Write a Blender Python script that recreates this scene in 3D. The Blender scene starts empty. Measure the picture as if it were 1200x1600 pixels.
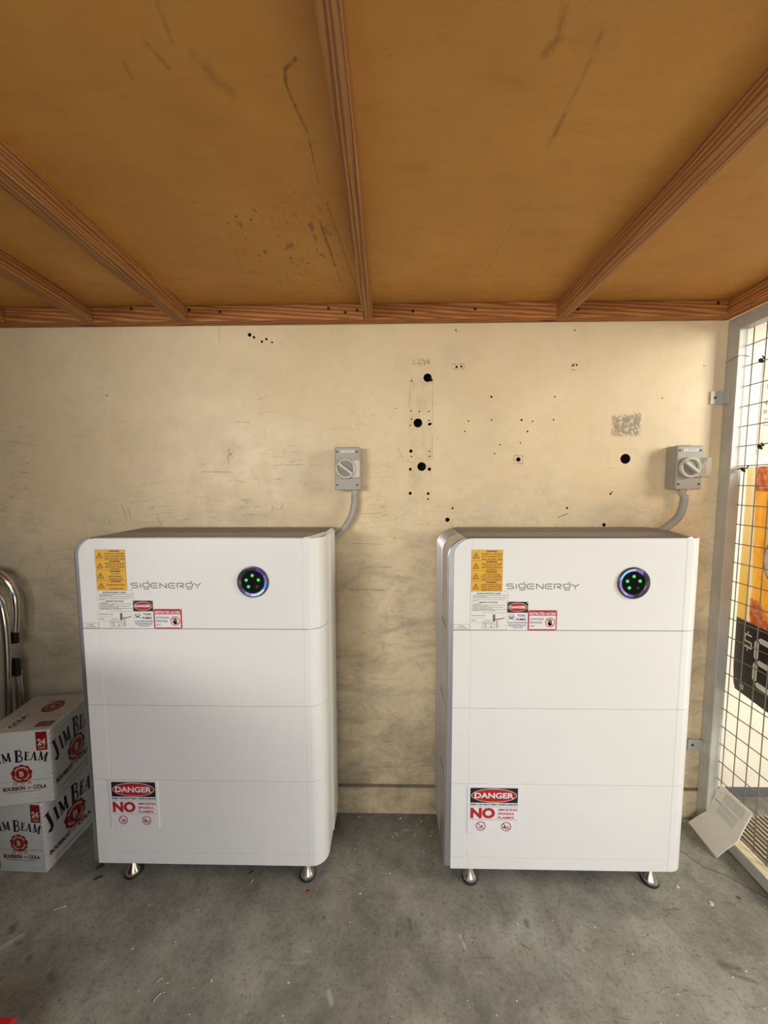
import bpy, bmesh, math, random
from mathutils import Vector, Matrix
random.seed(7)
S = bpy.context.scene
COL = S.collection
pi = math.pi

# ------------------------------------------------------------------ camera
CAM_LOC = (0.0, -1.389, 1.3395)
PITCH, YAW, ROLL, FPX = -0.0772, 0.0179, -0.0027, 570.0
def cam_axes():
    cy, sy = math.cos(YAW), math.sin(YAW)
    f = Vector((-sy, cy, 0)); r = Vector((cy, sy, 0)); u = Vector((0, 0, 1))
    cp, sp = math.cos(PITCH), math.sin(PITCH)
    f2 = f*cp+u*sp; u2 = u*cp-f*sp
    cr, sr = math.cos(ROLL), math.sin(ROLL)
    return r*cr+u2*sr, u2*cr-r*sr, f2
r_, u_, f_ = cam_axes()
cd = bpy.data.cameras.new('camera'); cam = bpy.data.objects.new('camera', cd); COL.objects.link(cam)
cd.sensor_fit = 'VERTICAL'; cd.sensor_height = 36; cd.lens = FPX/1600*36; cd.clip_start = 0.01
cam.matrix_world = Matrix(((r_.x, u_.x, -f_.x, CAM_LOC[0]), (r_.y, u_.y, -f_.y, CAM_LOC[1]), (r_.z, u_.z, -f_.z, CAM_LOC[2]), (0, 0, 0, 1)))
S.camera = cam

# ------------------------------------------------------------------ light
w = bpy.data.worlds.new('world'); S.world = w; w.use_nodes = True
bg = w.node_tree.nodes['Background']; bg.inputs[0].default_value = (0.66, 0.80, 1.0, 1); bg.inputs[1].default_value = 0.42
def area(name, loc, target, sx, sy, power, col, spread=180):
    l = bpy.data.lights.new(name, 'AREA'); l.shape = 'RECTANGLE'; l.size = sx; l.size_y = sy; l.energy = power; l.color = col
    l.spread = math.radians(spread)
    o = bpy.data.objects.new(name, l); COL.objects.link(o); o.location = loc
    o.rotation_euler = (Vector(target)-Vector(loc)).to_track_quat('-Z', 'Y').to_euler()
    return o
area('doorway_daylight', (-3.1, -5.6, 1.75), (0.0, 0, 1.2), 1.9, 0.8, 60, (1.0, 0.95, 0.87), 90)
area('bay_daylight', (-0.6, -3.1, 1.6), (0.2, 0, 1.0), 1.4, 0.9, 20, (1.0, 0.94, 0.86))
area('high_sky_daylight', (0.7, -4.2, 3.3), (0.4, -0.2, 0.2), 2.4, 1.2, 56, (0.62, 0.82, 1.0))
area('doorway_ground_bounce', (0.9, -2.9, 0.45), (0.4, 0, 1.4), 2.2, 0.7, 13, (1.0, 0.84, 0.60))
area('yard_daylight', (2.9, -1.3, 1.9), (1.6, 0.0, 0.7), 0.9, 1.2, 115, (1.0, 0.95, 0.82))
area('yard_ground_bounce', (2.3, -1.1, 0.35), (0.3, -0.5, 1.9), 1.0, 1.2, 17, (1.0, 0.86, 0.60))
S.view_settings.view_transform = 'Standard'; S.view_settings.look = 'None'
S.view_settings.gamma = 1; S.view_settings.use_curve_mapping = False
S.view_settings.exposure = -0.77

# ------------------------------------------------------------------ node helper
class NT:
    def __init__(s, name):
        s.m = bpy.data.materials.new(name); s.m.use_nodes = True
        s.t = s.m.node_tree; s.b = s.t.nodes['Principled BSDF']
        s.tc = s.t.nodes.new('ShaderNodeTexCoord')
        s.obj = s.tc.outputs['Object']
    def put(s, inp, v):
        if isinstance(v, bpy.types.NodeSocket): s.t.links.new(v, inp)
        elif isinstance(v, (tuple, list)) and inp.type == 'RGBA' and len(v) == 3: inp.default_value = (*v, 1)
        else: inp.default_value = v
    def n(s, t, props=None, ins=None, out=0):
        nd = s.t.nodes.new(t)
        for k, v in (props or {}).items(): setattr(nd, k, v)
        for k, v in (ins or {}).items(): s.put(nd.inputs[k], v)
        return nd.outputs[out]
    def m2(s, op, a, b=0.0, c=0.0, clamp=False):
        return s.n('ShaderNodeMath', {'operation': op, 'use_clamp': clamp}, {0: a, 1: b, 2: c})
    def vm(s, op, a, b=(0, 0, 0), out=0):
        return s.n('ShaderNodeVectorMath', {'operation': op}, {0: a, 1: b}, out)
    def mapping(s, v, scale=(1, 1, 1), loc=(0, 0, 0), rot=(0, 0, 0)):
        return s.n('ShaderNodeMapping', None, {'Vector': v, 'Scale': scale, 'Location': loc, 'Rotation': rot})
    def noise(s, v, scale, detail=4, rough=.55, dist=0):
        return s.n('ShaderNodeTexNoise', None, {'Vector': v, 'Scale': scale, 'Detail': detail, 'Roughness': rough, 'Distortion': dist})
    def rng(s, v, a, b, c=0.0, d=1.0):
        return s.n('ShaderNodeMapRange', None, {'Value': v, 'From Min': a, 'From Max': b, 'To Min': c, 'To Max': d})
    def mix(s, f, a, b, mode='MIX'):
        nd = s.t.nodes.new('ShaderNodeMix'); nd.data_type = 'RGBA'; nd.blend_type = mode
        s.put(nd.inputs[0], f); s.put(nd.inputs[6], a); s.put(nd.inputs[7], b)
        return nd.outputs[2]
    def flat(s, axes):       # 2D coordinates as (a,b,0)
        sp = s.t.nodes.new('ShaderNodeSeparateXYZ'); s.t.links.new(s.obj, sp.inputs[0])
        o = {'x': 0, 'y': 1, 'z': 2}
        return s.n('ShaderNodeCombineXYZ', None, {0: sp.outputs[o[axes[0]]], 1: sp.outputs[o[axes[1]]]}), sp.outputs[o[axes[0]]], sp.outputs[o[axes[1]]]
    def seg(s, p, a, b, w, soft=1.0):
        a = Vector((*a, 0)); b = Vector((*b, 0)); ba = b-a; bb = max(ba.dot(ba), 1e-9)
        pa = s.vm('SUBTRACT', p, tuple(a))
        h = s.m2('MULTIPLY', s.vm('DOT_PRODUCT', pa, tuple(ba), 1), 1/bb, clamp=True)
        nd = s.t.nodes.new('ShaderNodeVectorMath'); nd.operation = 'SCALE'; nd.inputs[0].default_value = tuple(ba); s.t.links.new(h, nd.inputs[3])
        d = s.vm('LENGTH', s.vm('SUBTRACT', pa, nd.outputs[0]), out=1)
        return s.rng(d, w*(1-soft*.8), w, 1, 0)
    def box(s, x, y, x0, x1, y0, y1, soft=.002):
        a = s.m2('MULTIPLY', s.rng(x, x0-soft, x0+soft), s.rng(x, x1-soft, x1+soft, 1, 0))
        b = s.m2('MULTIPLY', s.rng(y, y0-soft, y0+soft), s.rng(y, y1-soft, y1+soft, 1, 0))
        return s.m2('MULTIPLY', a, b)
    def smax(s, lst):
        o = lst[0]
        for v in lst[1:]: o = s.m2('MAXIMUM', o, v)
        return o
    def bump(s, h, st=.2, dist=.002):
        s.put(s.b.inputs['Normal'], s.n('ShaderNodeBump', None, {'Height': h, 'Strength': st, 'Distance': dist}))
    def fin(s, col, rough=.5, metal=0.0, spec=.5):
        s.put(s.b.inputs['Base Color'], col); s.put(s.b.inputs['Roughness'], rough)
        s.put(s.b.inputs['Metallic'], metal); s.put(s.b.inputs['Specular IOR Level'], spec)
        return s.m
def plain(name, col, rough=.5, metal=0.0, spec=.5, nz=.04, scale=30):
    m = NT(name)
    f = m.noise(m.obj, scale, 3)
    dark = tuple(c*(1-nz*2.2) for c in col); lite = tuple(min(1, c*(1+nz)) for c in col)
    return m.fin(m.mix(m.rng(f, .3, .7), dark, lite), rough, metal, spec)
def emis(name, col, st):
    m = NT(name); m.put(m.b.inputs['Emission Color'], col); m.b.inputs['Emission Strength'].default_value = st
    return m.fin(tuple(c*.3 for c in col), .3)

# ------------------------------------------------------------------ materials
def mat_wall():
    m = NT('painted_board_wall'); p, x, z = m.flat('xz')
    big = m.noise(m.mapping(m.obj, (1, 1, 1)), 2.2, 4, .6)
    col = m.mix(m.rng(big, .35, .7), (0.71, 0.575, 0.36), (0.80, 0.675, 0.455))
    col = m.mix(m.m2('MULTIPLY', m.rng(m.noise(m.obj, 7, 5, .65), .5, .72), .35), col, (0.55, 0.50, 0.40))
    # grime grows where things were rubbed: lower part; plus an even greyer tone towards lower left
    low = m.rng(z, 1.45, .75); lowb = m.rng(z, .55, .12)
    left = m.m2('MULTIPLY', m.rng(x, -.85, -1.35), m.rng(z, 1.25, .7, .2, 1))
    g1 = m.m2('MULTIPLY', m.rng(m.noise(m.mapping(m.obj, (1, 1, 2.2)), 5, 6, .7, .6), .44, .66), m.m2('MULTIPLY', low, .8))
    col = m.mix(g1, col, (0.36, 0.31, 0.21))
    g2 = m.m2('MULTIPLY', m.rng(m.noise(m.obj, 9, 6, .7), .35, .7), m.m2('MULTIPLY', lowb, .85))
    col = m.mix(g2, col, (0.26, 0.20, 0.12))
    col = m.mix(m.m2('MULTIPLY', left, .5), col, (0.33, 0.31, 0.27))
    # horizontal and vertical rub marks
    h1 = m.rng(m.noise(m.mapping(m.obj, (9, 1, 60)), 1.3, 5, .7, .7), .57, .72)
    h2 = m.rng(m.noise(m.mapping(m.obj, (60, 1, 8), (3, 0, 5)), 1.2, 4, .6, .5), .66, .76)
    zone = m.m2('MULTIPLY', m.rng(m.noise(m.obj, 3, 2), .42, .6), m.rng(z, 1.85, 1.4))
    zone = m.m2('MULTIPLY', zone, m.rng(x, .35, 0.0, .25, 1))
    col = m.mix(m.m2('MULTIPLY', m.m2('MAXIMUM', h1, h2), m.m2('MULTIPLY', zone, .8)), col, (0.24, 0.20, 0.14))
    mt = m.rng(m.noise(m.mapping(m.obj, (1, 1, 1), (9, 0, 3)), 16, 6, .75, 1.0), .52, .68)
    col = m.mix(m.m2('MULTIPLY', mt, m.m2('MULTIPLY', m.rng(z, 1.75, .8, .10, .65), m.rng(m.noise(m.obj, 2.4, 2), .35, .6))), col, (0.40, 0.33, 0.22))
    # specks
    sp = m.rng(m.noise(m.obj, 75, 2, .5), .735, .78)
    col = m.mix(m.m2('MULTIPLY', sp, m.rng(z, 1.9, .9, .25, .85)), col, (0.16, 0.12, 0.08))
    # ghost of a long removed fitting, paler patches and dirty outline
    gh = m.box(x, z, .071, .158, 1.262, 1.735, .003)
    ghd = m.rng(m.noise(m.mapping(m.obj, (1, 1, .6)), 26, 3), .4, .62)
    col = m.mix(m.m2('MULTIPLY', gh, m.m2('MULTIPLY', ghd, .38)), col, (0.50, 0.41, 0.25))
    gh2 = m.smax([m.seg(p, (.071, 1.70), (.071, 1.62), .0018), m.seg(p, (.157, 1.52), (.157, 1.43), .002), m.seg(p, (.158, 1.73), (.158, 1.55), .0012)])
    col = m.mix(m.m2('MULTIPLY', gh2, .6), col, (0.30, 0.23, 0.14))
    # torn paint patches
    def torn(x0, x1, z0, z1, th, c, sc=85):
        nonlocal col
        f = m.rng(m.noise(m.obj, sc, 5, .75, .8), th, th+.02)
        col = m.mix(m.m2('MULTIPLY', m.box(x, z, x0, x1, z0, z1, .006), f), col, c)
    torn(.822, .925, 1.515, 1.59, .45, (0.30, 0.25, 0.17)); torn(.90, .926, 1.57, 1.60, .52, (0.30, 0.25, 0.17))
    torn(.083, .148, 1.777, 1.797, .5, (0.33, 0.26, 0.16), 90)
    torn(-.62, -.60, 1.43, 1.47, .5, (.3, .25, .2), 80)
    def outline(cx, cz, hx, hz, wd, f=.75):
        nonlocal col
        b = m.m2('SUBTRACT', m.box(x, z, cx-hx, cx+hx, cz-hz, cz+hz, .001), m.box(x, z, cx-hx+wd, cx+hx-wd, cz-hz+wd, cz+hz-wd, .001), clamp=True)
        b = m.m2('MULTIPLY', b, m.rng(m.noise(m.obj, 90, 3), .4, .55))
        col = m.mix(m.m2('MULTIPLY', b, f), col, (0.25, 0.18, 0.10))
    outline(.480, 1.429, .018, .016, .003); outline(.252, 1.770, .022, .0105, .003); outline(.674, 1.766, .011, .013, .004)
    outline(.708, 1.766, .018, .010, .0015, .5); outline(.868, 1.43, .055, .035, .0015, .35)
    marks = [((-1.04, 1.265), (-1.02, 1.20), .0018), ((-1.015, 1.25), (-1.005, 1.205), .0016), ((-1.09, 1.21), (-1.088, 1.185), .002),
             ((-.90, 1.215), (-.885, 1.18), .002), ((-.40, 1.475), (-.41, 1.44), .0016), ((-.392, 1.472), (-.40, 1.45), .0012),
             ((-.62, 1.45), (-.615, 1.415), .002), ((-.44, 1.41), (-.33, 1.413), .0018), ((-.61, 1.385), (-.72, 1.387), .002),
             ((-.45, 1.255), (-.455, 1.235), .0022), ((-.52, 1.255), (-.525, 1.235), .0018), ((-.41, 1.265), (-.42, 1.245), .0022),
             ((.03, 1.47), (.045, 1.44), .0014), ((-.10, 1.02), (.0, 1.018), .0016), ((-.16, .93), (-.02, .928), .0022),
             ((.02, .985), (.12, .96), .001), ((-.635, 1.92), (-.634, 1.865), .0012), ((.635, 1.21), (.67, 1.225), .0035),
             ((-.50, 1.655), (-.46, 1.668), .0014), ((-.53, 1.57), (-.58, 1.575), .0016), ((.24, 1.915), (.245, 1.89), .0014),
             ((-.215, 1.912), (-.214, 1.90), .0012), ((-.14, 1.11), (-.03, 1.108), .0014)]
    mk = m.smax([m.seg(p, a, b, wd) for a, b, wd in marks])
    col = m.mix(m.m2('MULTIPLY', mk, m.rng(m.noise(m.obj, 120, 2), .35, .6, .25, .85)), col, (0.14, 0.11, 0.08))
    m.bump(m.noise(m.obj, 45, 3), .08, .002)
    return m.fin(col, m.rng(m.noise(m.obj, 12, 4), .3, .7, .36, .52), 0, .45)

def mat_ceiling():
    m = NT('varnished_board_ceiling'); p, x, y = m.flat('xy')
    col = m.mix(m.rng(m.noise(m.obj, 2.5, 4, .6), .3, .7), (0.53, 0.255, 0.060), (0.64, 0.325, 0.080))
    col = m.mix(m.m2('MULTIPLY', m.rng(m.noise(m.mapping(m.obj, (1, 2.5, 1)), 9, 5, .65), .5, .75), .25), col, (0.33, 0.15, 0.04))
    sp = m.rng(m.noise(m.obj, 60, 2, .5), .70, .745)
    zone = m.m2('MAXIMUM', m.box(x, y, -.45, -.12, -.50, -.18, .07), m.rng(y, -.17, -.03, 0, .35))
    col = m.mix(m.m2('MULTIPLY', sp, m.m2('MAXIMUM', zone, .1)), col, (0.12, 0.05, 0.012))
    sp2 = m.rng(m.noise(m.mapping(m.obj, (2, 1, 1)), 24, 3, .6), .60, .68)
    col = m.mix(m.m2('MULTIPLY', sp2, m.m2('MULTIPLY', m.box(x, y, -.42, -.14, -.47, -.2, .06), .8)), col, (0.20, 0.09, 0.02))
    ln = m.smax([m.seg(p, a, b, wd) for a, b, wd in [
        ((-.168, -.719), (-.154, -.659), .004), ((-.154, -.659), (-.155, -.546), .0018), ((-.147, -.494), (-.113, -.155), .002), ((-.174, -.435), (-.163, -.26), .005),
        ((-.163, -.26), (-.158, -.174), .002), ((-.146, -.774), (-.166, -.761), .0045), ((-.166, -.761), (-.171, -.743), .0045), ((-.171, -.743), (-.168, -.719), .003)]])
    col = m.mix(m.m2('MULTIPLY', ln, m.rng(m.noise(m.obj, 70, 2), .3, .6, .2, .8)), col, (0.15, 0.07, 0.018))
    soft = m.smax([m.seg(p, a, b, wd, 1.25) for a, b, wd in [
        ((.242, -.832), (.248, -.79), .009), ((.248, -.79), (.240, -.774), .012), ((.31, -.796), (.312, -.72), .006), ((.312, -.72), (.308, -.62), .008),
        ((.306, -.414), (.287, -.164), .003), ((-.319, -.843), (-.325, -.799), .005), ((-.415, -.777), (-.418, -.755), .006), ((-.365, -.802), (-.35, -.765), .006),
        ((-.30, -.78), (-.27, -.73), .014), ((-.455, -.504), (-.447, -.50), .006), ((-.69, -.139), (-.70, -.137), .008), ((.80, -.20), (.84, -.205), .003), ((.86, -.14), (.83, -.12), .005)]])
    col = m.mix(m.m2('MULTIPLY', soft, m.rng(m.noise(m.obj, 34, 4, .7), .35, .7, 0, .75)), col, (0.22, 0.095, 0.02))
    edge = m.m2('MULTIPLY', m.rng(y, -.18, -.13), m.rng(m.noise(m.mapping(m.obj, (1, 40, 1)), 14, 3), .5, .6))
    col = m.mix(m.m2('MULTIPLY', edge, .25), col, (0.2, .09, .02))
    m.bump(m.noise(m.obj, 20, 4), .15, .003)
    return m.fin(col, m.rng(m.noise(m.obj, 6, 4), .3, .7, .42, .6), 0, .4)

def mat_wood(name, axis, pale=0.0):
    m = NT(name)
    sc = {'x': (1.0, 14, 14), 'y': (17, .8, 17)}[axis]
    v = m.mapping(m.obj, sc)
    wv = m.n('ShaderNodeTexWave', {'wave_type': 'BANDS', 'bands_direction': 'DIAGONAL'}, {'Vector': v, 'Scale': 3.2, 'Distortion': 5.5, 'Detail': 2, 'Detail Scale': .9, 'Detail Roughness': .5}, 1)
    sc2 = {'x': (3, 150, 150), 'y': (150, 3, 150)}[axis]
    fib = m.noise(m.mapping(m.obj, sc2), 1, 3)
    a = (0.30, 0.105, 0.026); b = (0.52, 0.235, 0.075)
    if pale: a = (0.26, 0.105, 0.032); b = (0.45, 0.225, 0.085)
    col = m.mix(m.rng(wv, .25, .8), b, a)
    col = m.mix(m.m2('MULTIPLY', m.rng(fib, .45, .7), .45), col, (0.20, 0.07, 0.02))
    # knots
    vo = m.n('ShaderNodeTexVoronoi', None, {'Vector': m.mapping(m.obj, {'x': (1.6, 12, 12), 'y': (12, 1.6, 12)}[axis]), 'Scale': 1.3})
    col = m.mix(m.rng(vo, .10, .05), col, (0.07, 0.022, 0.008))
    m.bump(wv, .25, .002)
    return m.fin(col, .62, 0, .3)

def mat_floor():
    m = NT('worn_concrete_floor'); p, x, y = m.flat('xy')
    col = m.mix(m.rng(m.noise(m.obj, 3.2, 6, .65), .38, .64), (0.215, 0.205, 0.175), (0.39, 0.372, 0.32))
    col = m.mix(m.m2('MULTIPLY', m.rng(m.noise(m.obj, 11, 6, .7, .5), .45, .7), .55), col, (0.115, 0.105, 0.088))
    col = m.mix(m.m2('MULTIPLY', m.rng(m.noise(m.obj, 42, 5, .75), .5, .68), .45), col, (0.34, 0.325, 0.28))
    col = m.mix(m.m2('MULTIPLY', m.rng(m.noise(m.mapping(m.obj, (1, 1, 1), (4, 2, 0)), 90, 4, .75), .54, .66), .55), col, (0.095, 0.088, 0.072))
    # scratches in two directions, mostly right side
    for rot, lo, am in ((.9, .655, .8), (2.3, .67, .7), (.2, .68, .6)):
        s1 = m.rng(m.noise(m.mapping(m.obj, (14, 110, 1), rot=(0, 0, rot)), 1.2, 3, .55, .6), lo, lo+.06)
        col = m.mix(m.m2('MULTIPLY', s1, m.rng(x, -.2, .9, .15*am, am)), col, (0.16, 0.14, 0.11))
    pal = m.rng(m.noise(m.mapping(m.obj, (9, 80, 1), rot=(0, 0, 1.3)), 1.2, 3, .5, .5), .68, .75)
    col = m.mix(m.m2('MULTIPLY', pal, .4), col, (0.52, 0.50, 0.45))
    st = m.smax([m.seg(p, a, b, wd, 1.2) for a, b, wd in [
        ((.017, -.397), (.017, -.402), .010), ((.055, -.365), (.060, -.385), .009), ((.413, -.362), (.414, -.374), .012), ((.209, -.409), (.209, -.412), .009),
        ((-.935, -.507), (-.915, -.518), .013), ((-1.15, -.40), (-1.14, -.41), .014), ((-1.09, -.44), (-1.085, -.44), .010), ((-1.03, -.47), (-1.025, -.475), .011),
        ((.92, -.455), (.96, -.465), .016), ((.93, -.475), (.98, -.49), .009), ((.38, -.42), (.40, -.43), .004), ((-.05, -.40), (-.048, -.40), .005),
        ((-.21, -.36), (-.205, -.365), .006)]])
    col = m.mix(m.m2('MULTIPLY', st, .6), col, (0.06, 0.055, 0.05))
    ws = m.smax([m.seg(p, a, b, wd, 1.2) for a, b, wd in [((-.165, -.528), (-.155, -.548), .009), ((.205, -.402), (.215, -.43), .006), ((-1.10, -.42), (-1.13, -.45), .009), ((.045, -.075), (.075, -.072), .004), ((.02, -.05), (.02, -.04), .003)]])
    col = m.mix(m.m2('MULTIPLY', ws, .5), col, (0.62, 0.60, 0.55))
    cr = [(1.00, -.10), (1.06, -.138), (1.094, -.194), (1.147, -.22), (1.18, -.253), (1.22, -.29)]
    ck = m.smax([m.seg(p, cr[i], cr[i+1], .0032) for i in range(5)])
    col = m.mix(m.m2('MULTIPLY', ck, .8), col, (0.05, 0.04, 0.03))
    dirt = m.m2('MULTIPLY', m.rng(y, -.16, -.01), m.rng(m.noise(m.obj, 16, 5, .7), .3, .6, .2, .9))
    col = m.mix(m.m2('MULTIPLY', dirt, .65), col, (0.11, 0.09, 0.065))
    m.bump(m.noise(m.obj, 60, 6, .7), .3, .002)
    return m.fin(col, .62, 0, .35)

def corflute(m, col):
    m.fin(col, .4, 0, .4)
    tr = m.t.nodes.new('ShaderNodeBsdfTranslucent'); mx = m.t.nodes.new('ShaderNodeMixShader'); out = m.t.nodes['Material Output']
    m.put(tr.inputs[0], col); mx.inputs[0].default_value = .33
    m.t.links.new(m.b.outputs[0], mx.inputs[1]); m.t.links.new(tr.outputs[0], mx.inputs[2]); m.t.links.new(mx.outputs[0], out.inputs[0])
    return m.m
def mat_poster():
    m = NT('drink_price_poster'); p, x, z = m.flat('xz')
    col = m.mix(m.rng(z, .95, 1.2), (0.80, 0.50, 0.10), (0.80, 0.62, 0.28))
    wig = m.m2('MULTIPLY', m.m2('SUBTRACT', m.noise(m.obj, 22, 2), .5), .012)
    xx = m.m2('ADD', x, wig)
    sl = m.m2('ADD', xx, m.m2('MULTIPLY', m.m2('SUBTRACT', z, 1.1), .045))
    cream = m.rng(sl, .047, .051)
    col = m.mix(cream, col, (0.85, 0.70, 0.42))
    ora = m.rng(sl, .069, .073)
    oc = m.mix(m.rng(m.noise(m.mapping(m.obj, (1, 1, .3)), 30, 4, .6), .35, .65), (0.75, 0.30, 0.02), (0.90, 0.48, 0.07))
    col = m.mix(ora, col, oc)
    red = m.m2('MAXIMUM', m.rng(z, 1.305, 1.31), m.m2('MULTIPLY', m.rng(z, .902, .895), m.rng(m.m2('ADD', z, m.m2('MULTIPLY', x, 1.0)), 1.02, 1.0)))
    rc = m.mix(m.rng(m.noise(m.obj, 60, 3), .4, .65), (0.40, 0.08, 0.02), (0.66, 0.24, 0.10))
    col = m.mix(m.m2('MULTIPLY', m.m2('MULTIPLY', red, m.rng(sl, .064, .068)), 1.0), col, rc)
    return corflute(m, col)

M = {}
M['wall'] = mat_wall(); M['ceiling'] = mat_ceiling(); M['floor'] = mat_floor()
M['rafter'] = mat_wood('rafter_pine', 'y', .6); M['ledger'] = mat_wood('ledger_pine', 'x'); M['ledger_side'] = mat_wood('ledger_pine_side', 'y')
M['poster'] = mat_poster()
M['hole'] = plain('dark_cavity', (0.006, 0.005, 0.004), .9)
M['groove'] = plain('groove_timber', (0.16, 0.11, 0.07), .8, nz=.15)
M['darkwall'] = plain('unseen_dark_wall', (0.13, 0.12, 0.11), .6)  # dark tone for the added unseen walls, keeps the left dim
M['yardwall'] = plain('cream_yard_wall', (0.84, 0.80, 0.68), .55, nz=.03, scale=8)
M['yardbase'] = plain('grey_wall_base', (0.12, 0.12, 0.14), .7)
M['white'] = plain('satin_white_enclosure', (0.80, 0.805, 0.81), .32, 0, .5, nz=.008, scale=6)
M['silver'] = plain('silver_side_shell', (0.54, 0.55, 0.59), .36, .8, .5, nz=.02)
M['shelltop'] = plain('grey_top_shell', (0.17, 0.15, 0.14), .36, .4, .5, nz=.02)
M['offwhite'] = plain('rear_flange_white', (0.78, 0.78, 0.76), .4, nz=.01)
M['chrome'] = plain('polished_chrome', (0.80, 0.78, 0.74), .13, 1.0, .5, nz=.03)
M['rubber'] = plain('black_rubber', (0.012, 0.012, 0.013), .6)
M['blackgloss'] = plain('black_glass', (0.004, 0.004, 0.006), .12)
M['bezel'] = plain('dark_bezel', (0.10, 0.095, 0.11), .25, .8)
M['black'] = plain('black_print', (0.012, 0.011, 0.012), .5)
M['greyink'] = plain('grey_print', (0.16, 0.16, 0.16), .5)
M['logoink'] = plain('grey_logo_ink', (0.13, 0.125, 0.115), .4)
M['red'] = plain('red_print', (0.47, 0.018, 0.022), .45)
M['redtext'] = plain('crimson_print', (0.50, 0.012, 0.03), .45)
M['label'] = plain('white_label', (0.80, 0.80, 0.84), .4, nz=.01)
M['paperlabel'] = plain('clear_white_label', (0.80, 0.80, 0.775), .35, nz=.01)
M['yellow'] = plain('amber_label', (0.78, 0.44, 0.045), .4, nz=.03)
M['amberink'] = plain('dark_amber_ink', (0.16, 0.055, 0.012), .5)
M['galv'] = plain('pale_galvanised_steel', (0.50, 0.50, 0.465), .45, .25, .5, nz=.07, scale=9)
M['wire'] = plain('mesh_wire_steel', (0.30, 0.27, 0.235), .5, .5)
M['railtop'] = plain('sunlit_rail_cream', (0.66, 0.56, 0.36), .6, nz=.1, scale=25)  # sunlight on the rail's top face put into the colour
M['iso'] = plain('isolator_grey_plastic', (0.37, 0.355, 0.30), .38, nz=.02)
M['isolid'] = plain('isolator_pale_plastic', (0.56, 0.54, 0.47), .3, nz=.02)
M['isodark'] = plain('isolator_recess_grey', (0.26, 0.25, 0.215), .4, nz=.05)
M['screw'] = plain('dark_screw', (0.05, 0.045, 0.04), .4, .6)
M['conduit'] = plain('grey_corrugated_conduit', (0.36, 0.35, 0.32), .45, nz=.03)
M['carton'] = plain('white_carton_board', (0.60, 0.60, 0.59), .42, nz=.015)
M['cartontop'] = plain('carton_top_board', (0.52, 0.47, 0.41), .5, nz=.03)
M['navy'] = plain('navy_carton_print', (0.008, 0.010, 0.022), .4)
M['seal'] = plain('red_wax_seal_print', (0.22, 0.011, 0.012), .35)
M['sealin'] = plain('light_seal_print', (0.70, 0.52, 0.48), .4)
M['gold'] = plain('gold_ribbon_print', (0.45, 0.33, 0.22), .4)
M['maroon'] = plain('maroon_carton_print', (0.10, 0.018, 0.020), .4)
M['booklet'] = plain('booklet_paper', (0.80, 0.77, 0.69), .5, nz=.02)
M['bookgrey'] = plain('grey_text_block', (0.62, 0.62, 0.60), .5, nz=.05, scale=200)
M['bookink'] = plain('booklet_heading_ink', (0.22, 0.22, 0.20), .5)
M['redplastic'] = plain('red_plastic', (0.50, 0.012, 0.015), .3)
M['debris'] = plain('pale_debris', (0.68, 0.64, 0.56), .5, nz=.2, scale=80)
M['darkdebris'] = plain('dark_debris', (0.05, 0.045, 0.04), .6)
M['grate'] = plain('grate_steel', (0.42, 0.36, 0.28), .5, .4)
M['posterblack'] = plain('poster_black', (0.016, 0.015, 0.017), .4)
M['posterwhite'] = plain('poster_white', (0.93, 0.92, 0.87), .4)
M['sheet'] = plain('grey_paper_sheet', (0.60, 0.56, 0.47), .5)
M['lens'] = None
def mat_clear():
    m = NT('clear_plastic_flap'); m.b.inputs['Transmission Weight'].default_value = .75
    return m.fin((0.85, 0.83, 0.76), .12)
M['clear'] = mat_clear()
M['ledgreen'] = emis('green_led', (0.10, 0.95, 0.18), 1.0)
RC = {'purple': ((0.20, 0.07, 0.72), .7), 'violet': ((0.36, 0.26, 0.80), .75), 'blue': ((0.12, 0.34, 1.0), 1.2), 'sky': ((0.16, 0.52, 1.0), 1.6),
      'pale': ((0.45, 0.60, 1.0), 1.2), 'white': ((0.65, 0.85, 1.0), 1.0), 'dim': ((0.10, 0.07, 0.20), .3)}
for k, (c, s_) in RC.items(): M['ring_'+k] = emis('ring_light_'+k, c, s_)

# ------------------------------------------------------------------ mesh builder
TXT = {}
def text_geo(s, bold):
    k = (s, bold)
    if k not in TXT:
        cu = bpy.data.curves.new('t', 'FONT'); cu.body = s; cu.size = 1; cu.fill_mode = 'FRONT'; cu.offset = bold; cu.resolution_u = 3
        o = bpy.data.objects.new('t', cu); COL.objects.link(o)
        bpy.context.view_layer.update()
        me = o.evaluated_get(bpy.context.evaluated_depsgraph_get()).to_mesh()
        vs = [(v.co.x, v.co.y) for v in me.vertices]; fs = [tuple(p.vertices) for p in me.polygons]
        x0 = min(v[0] for v in vs); x1 = max(v[0] for v in vs); y0 = min(v[1] for v in vs); y1 = max(v[1] for v in vs)
        TXT[k] = ([((x-x0)/(x1-x0), (y-y0)/(y1-y0)) for x, y in vs], fs)
        bpy.data.objects.remove(o); bpy.data.curves.remove(cu)
    return TXT[k]

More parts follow.
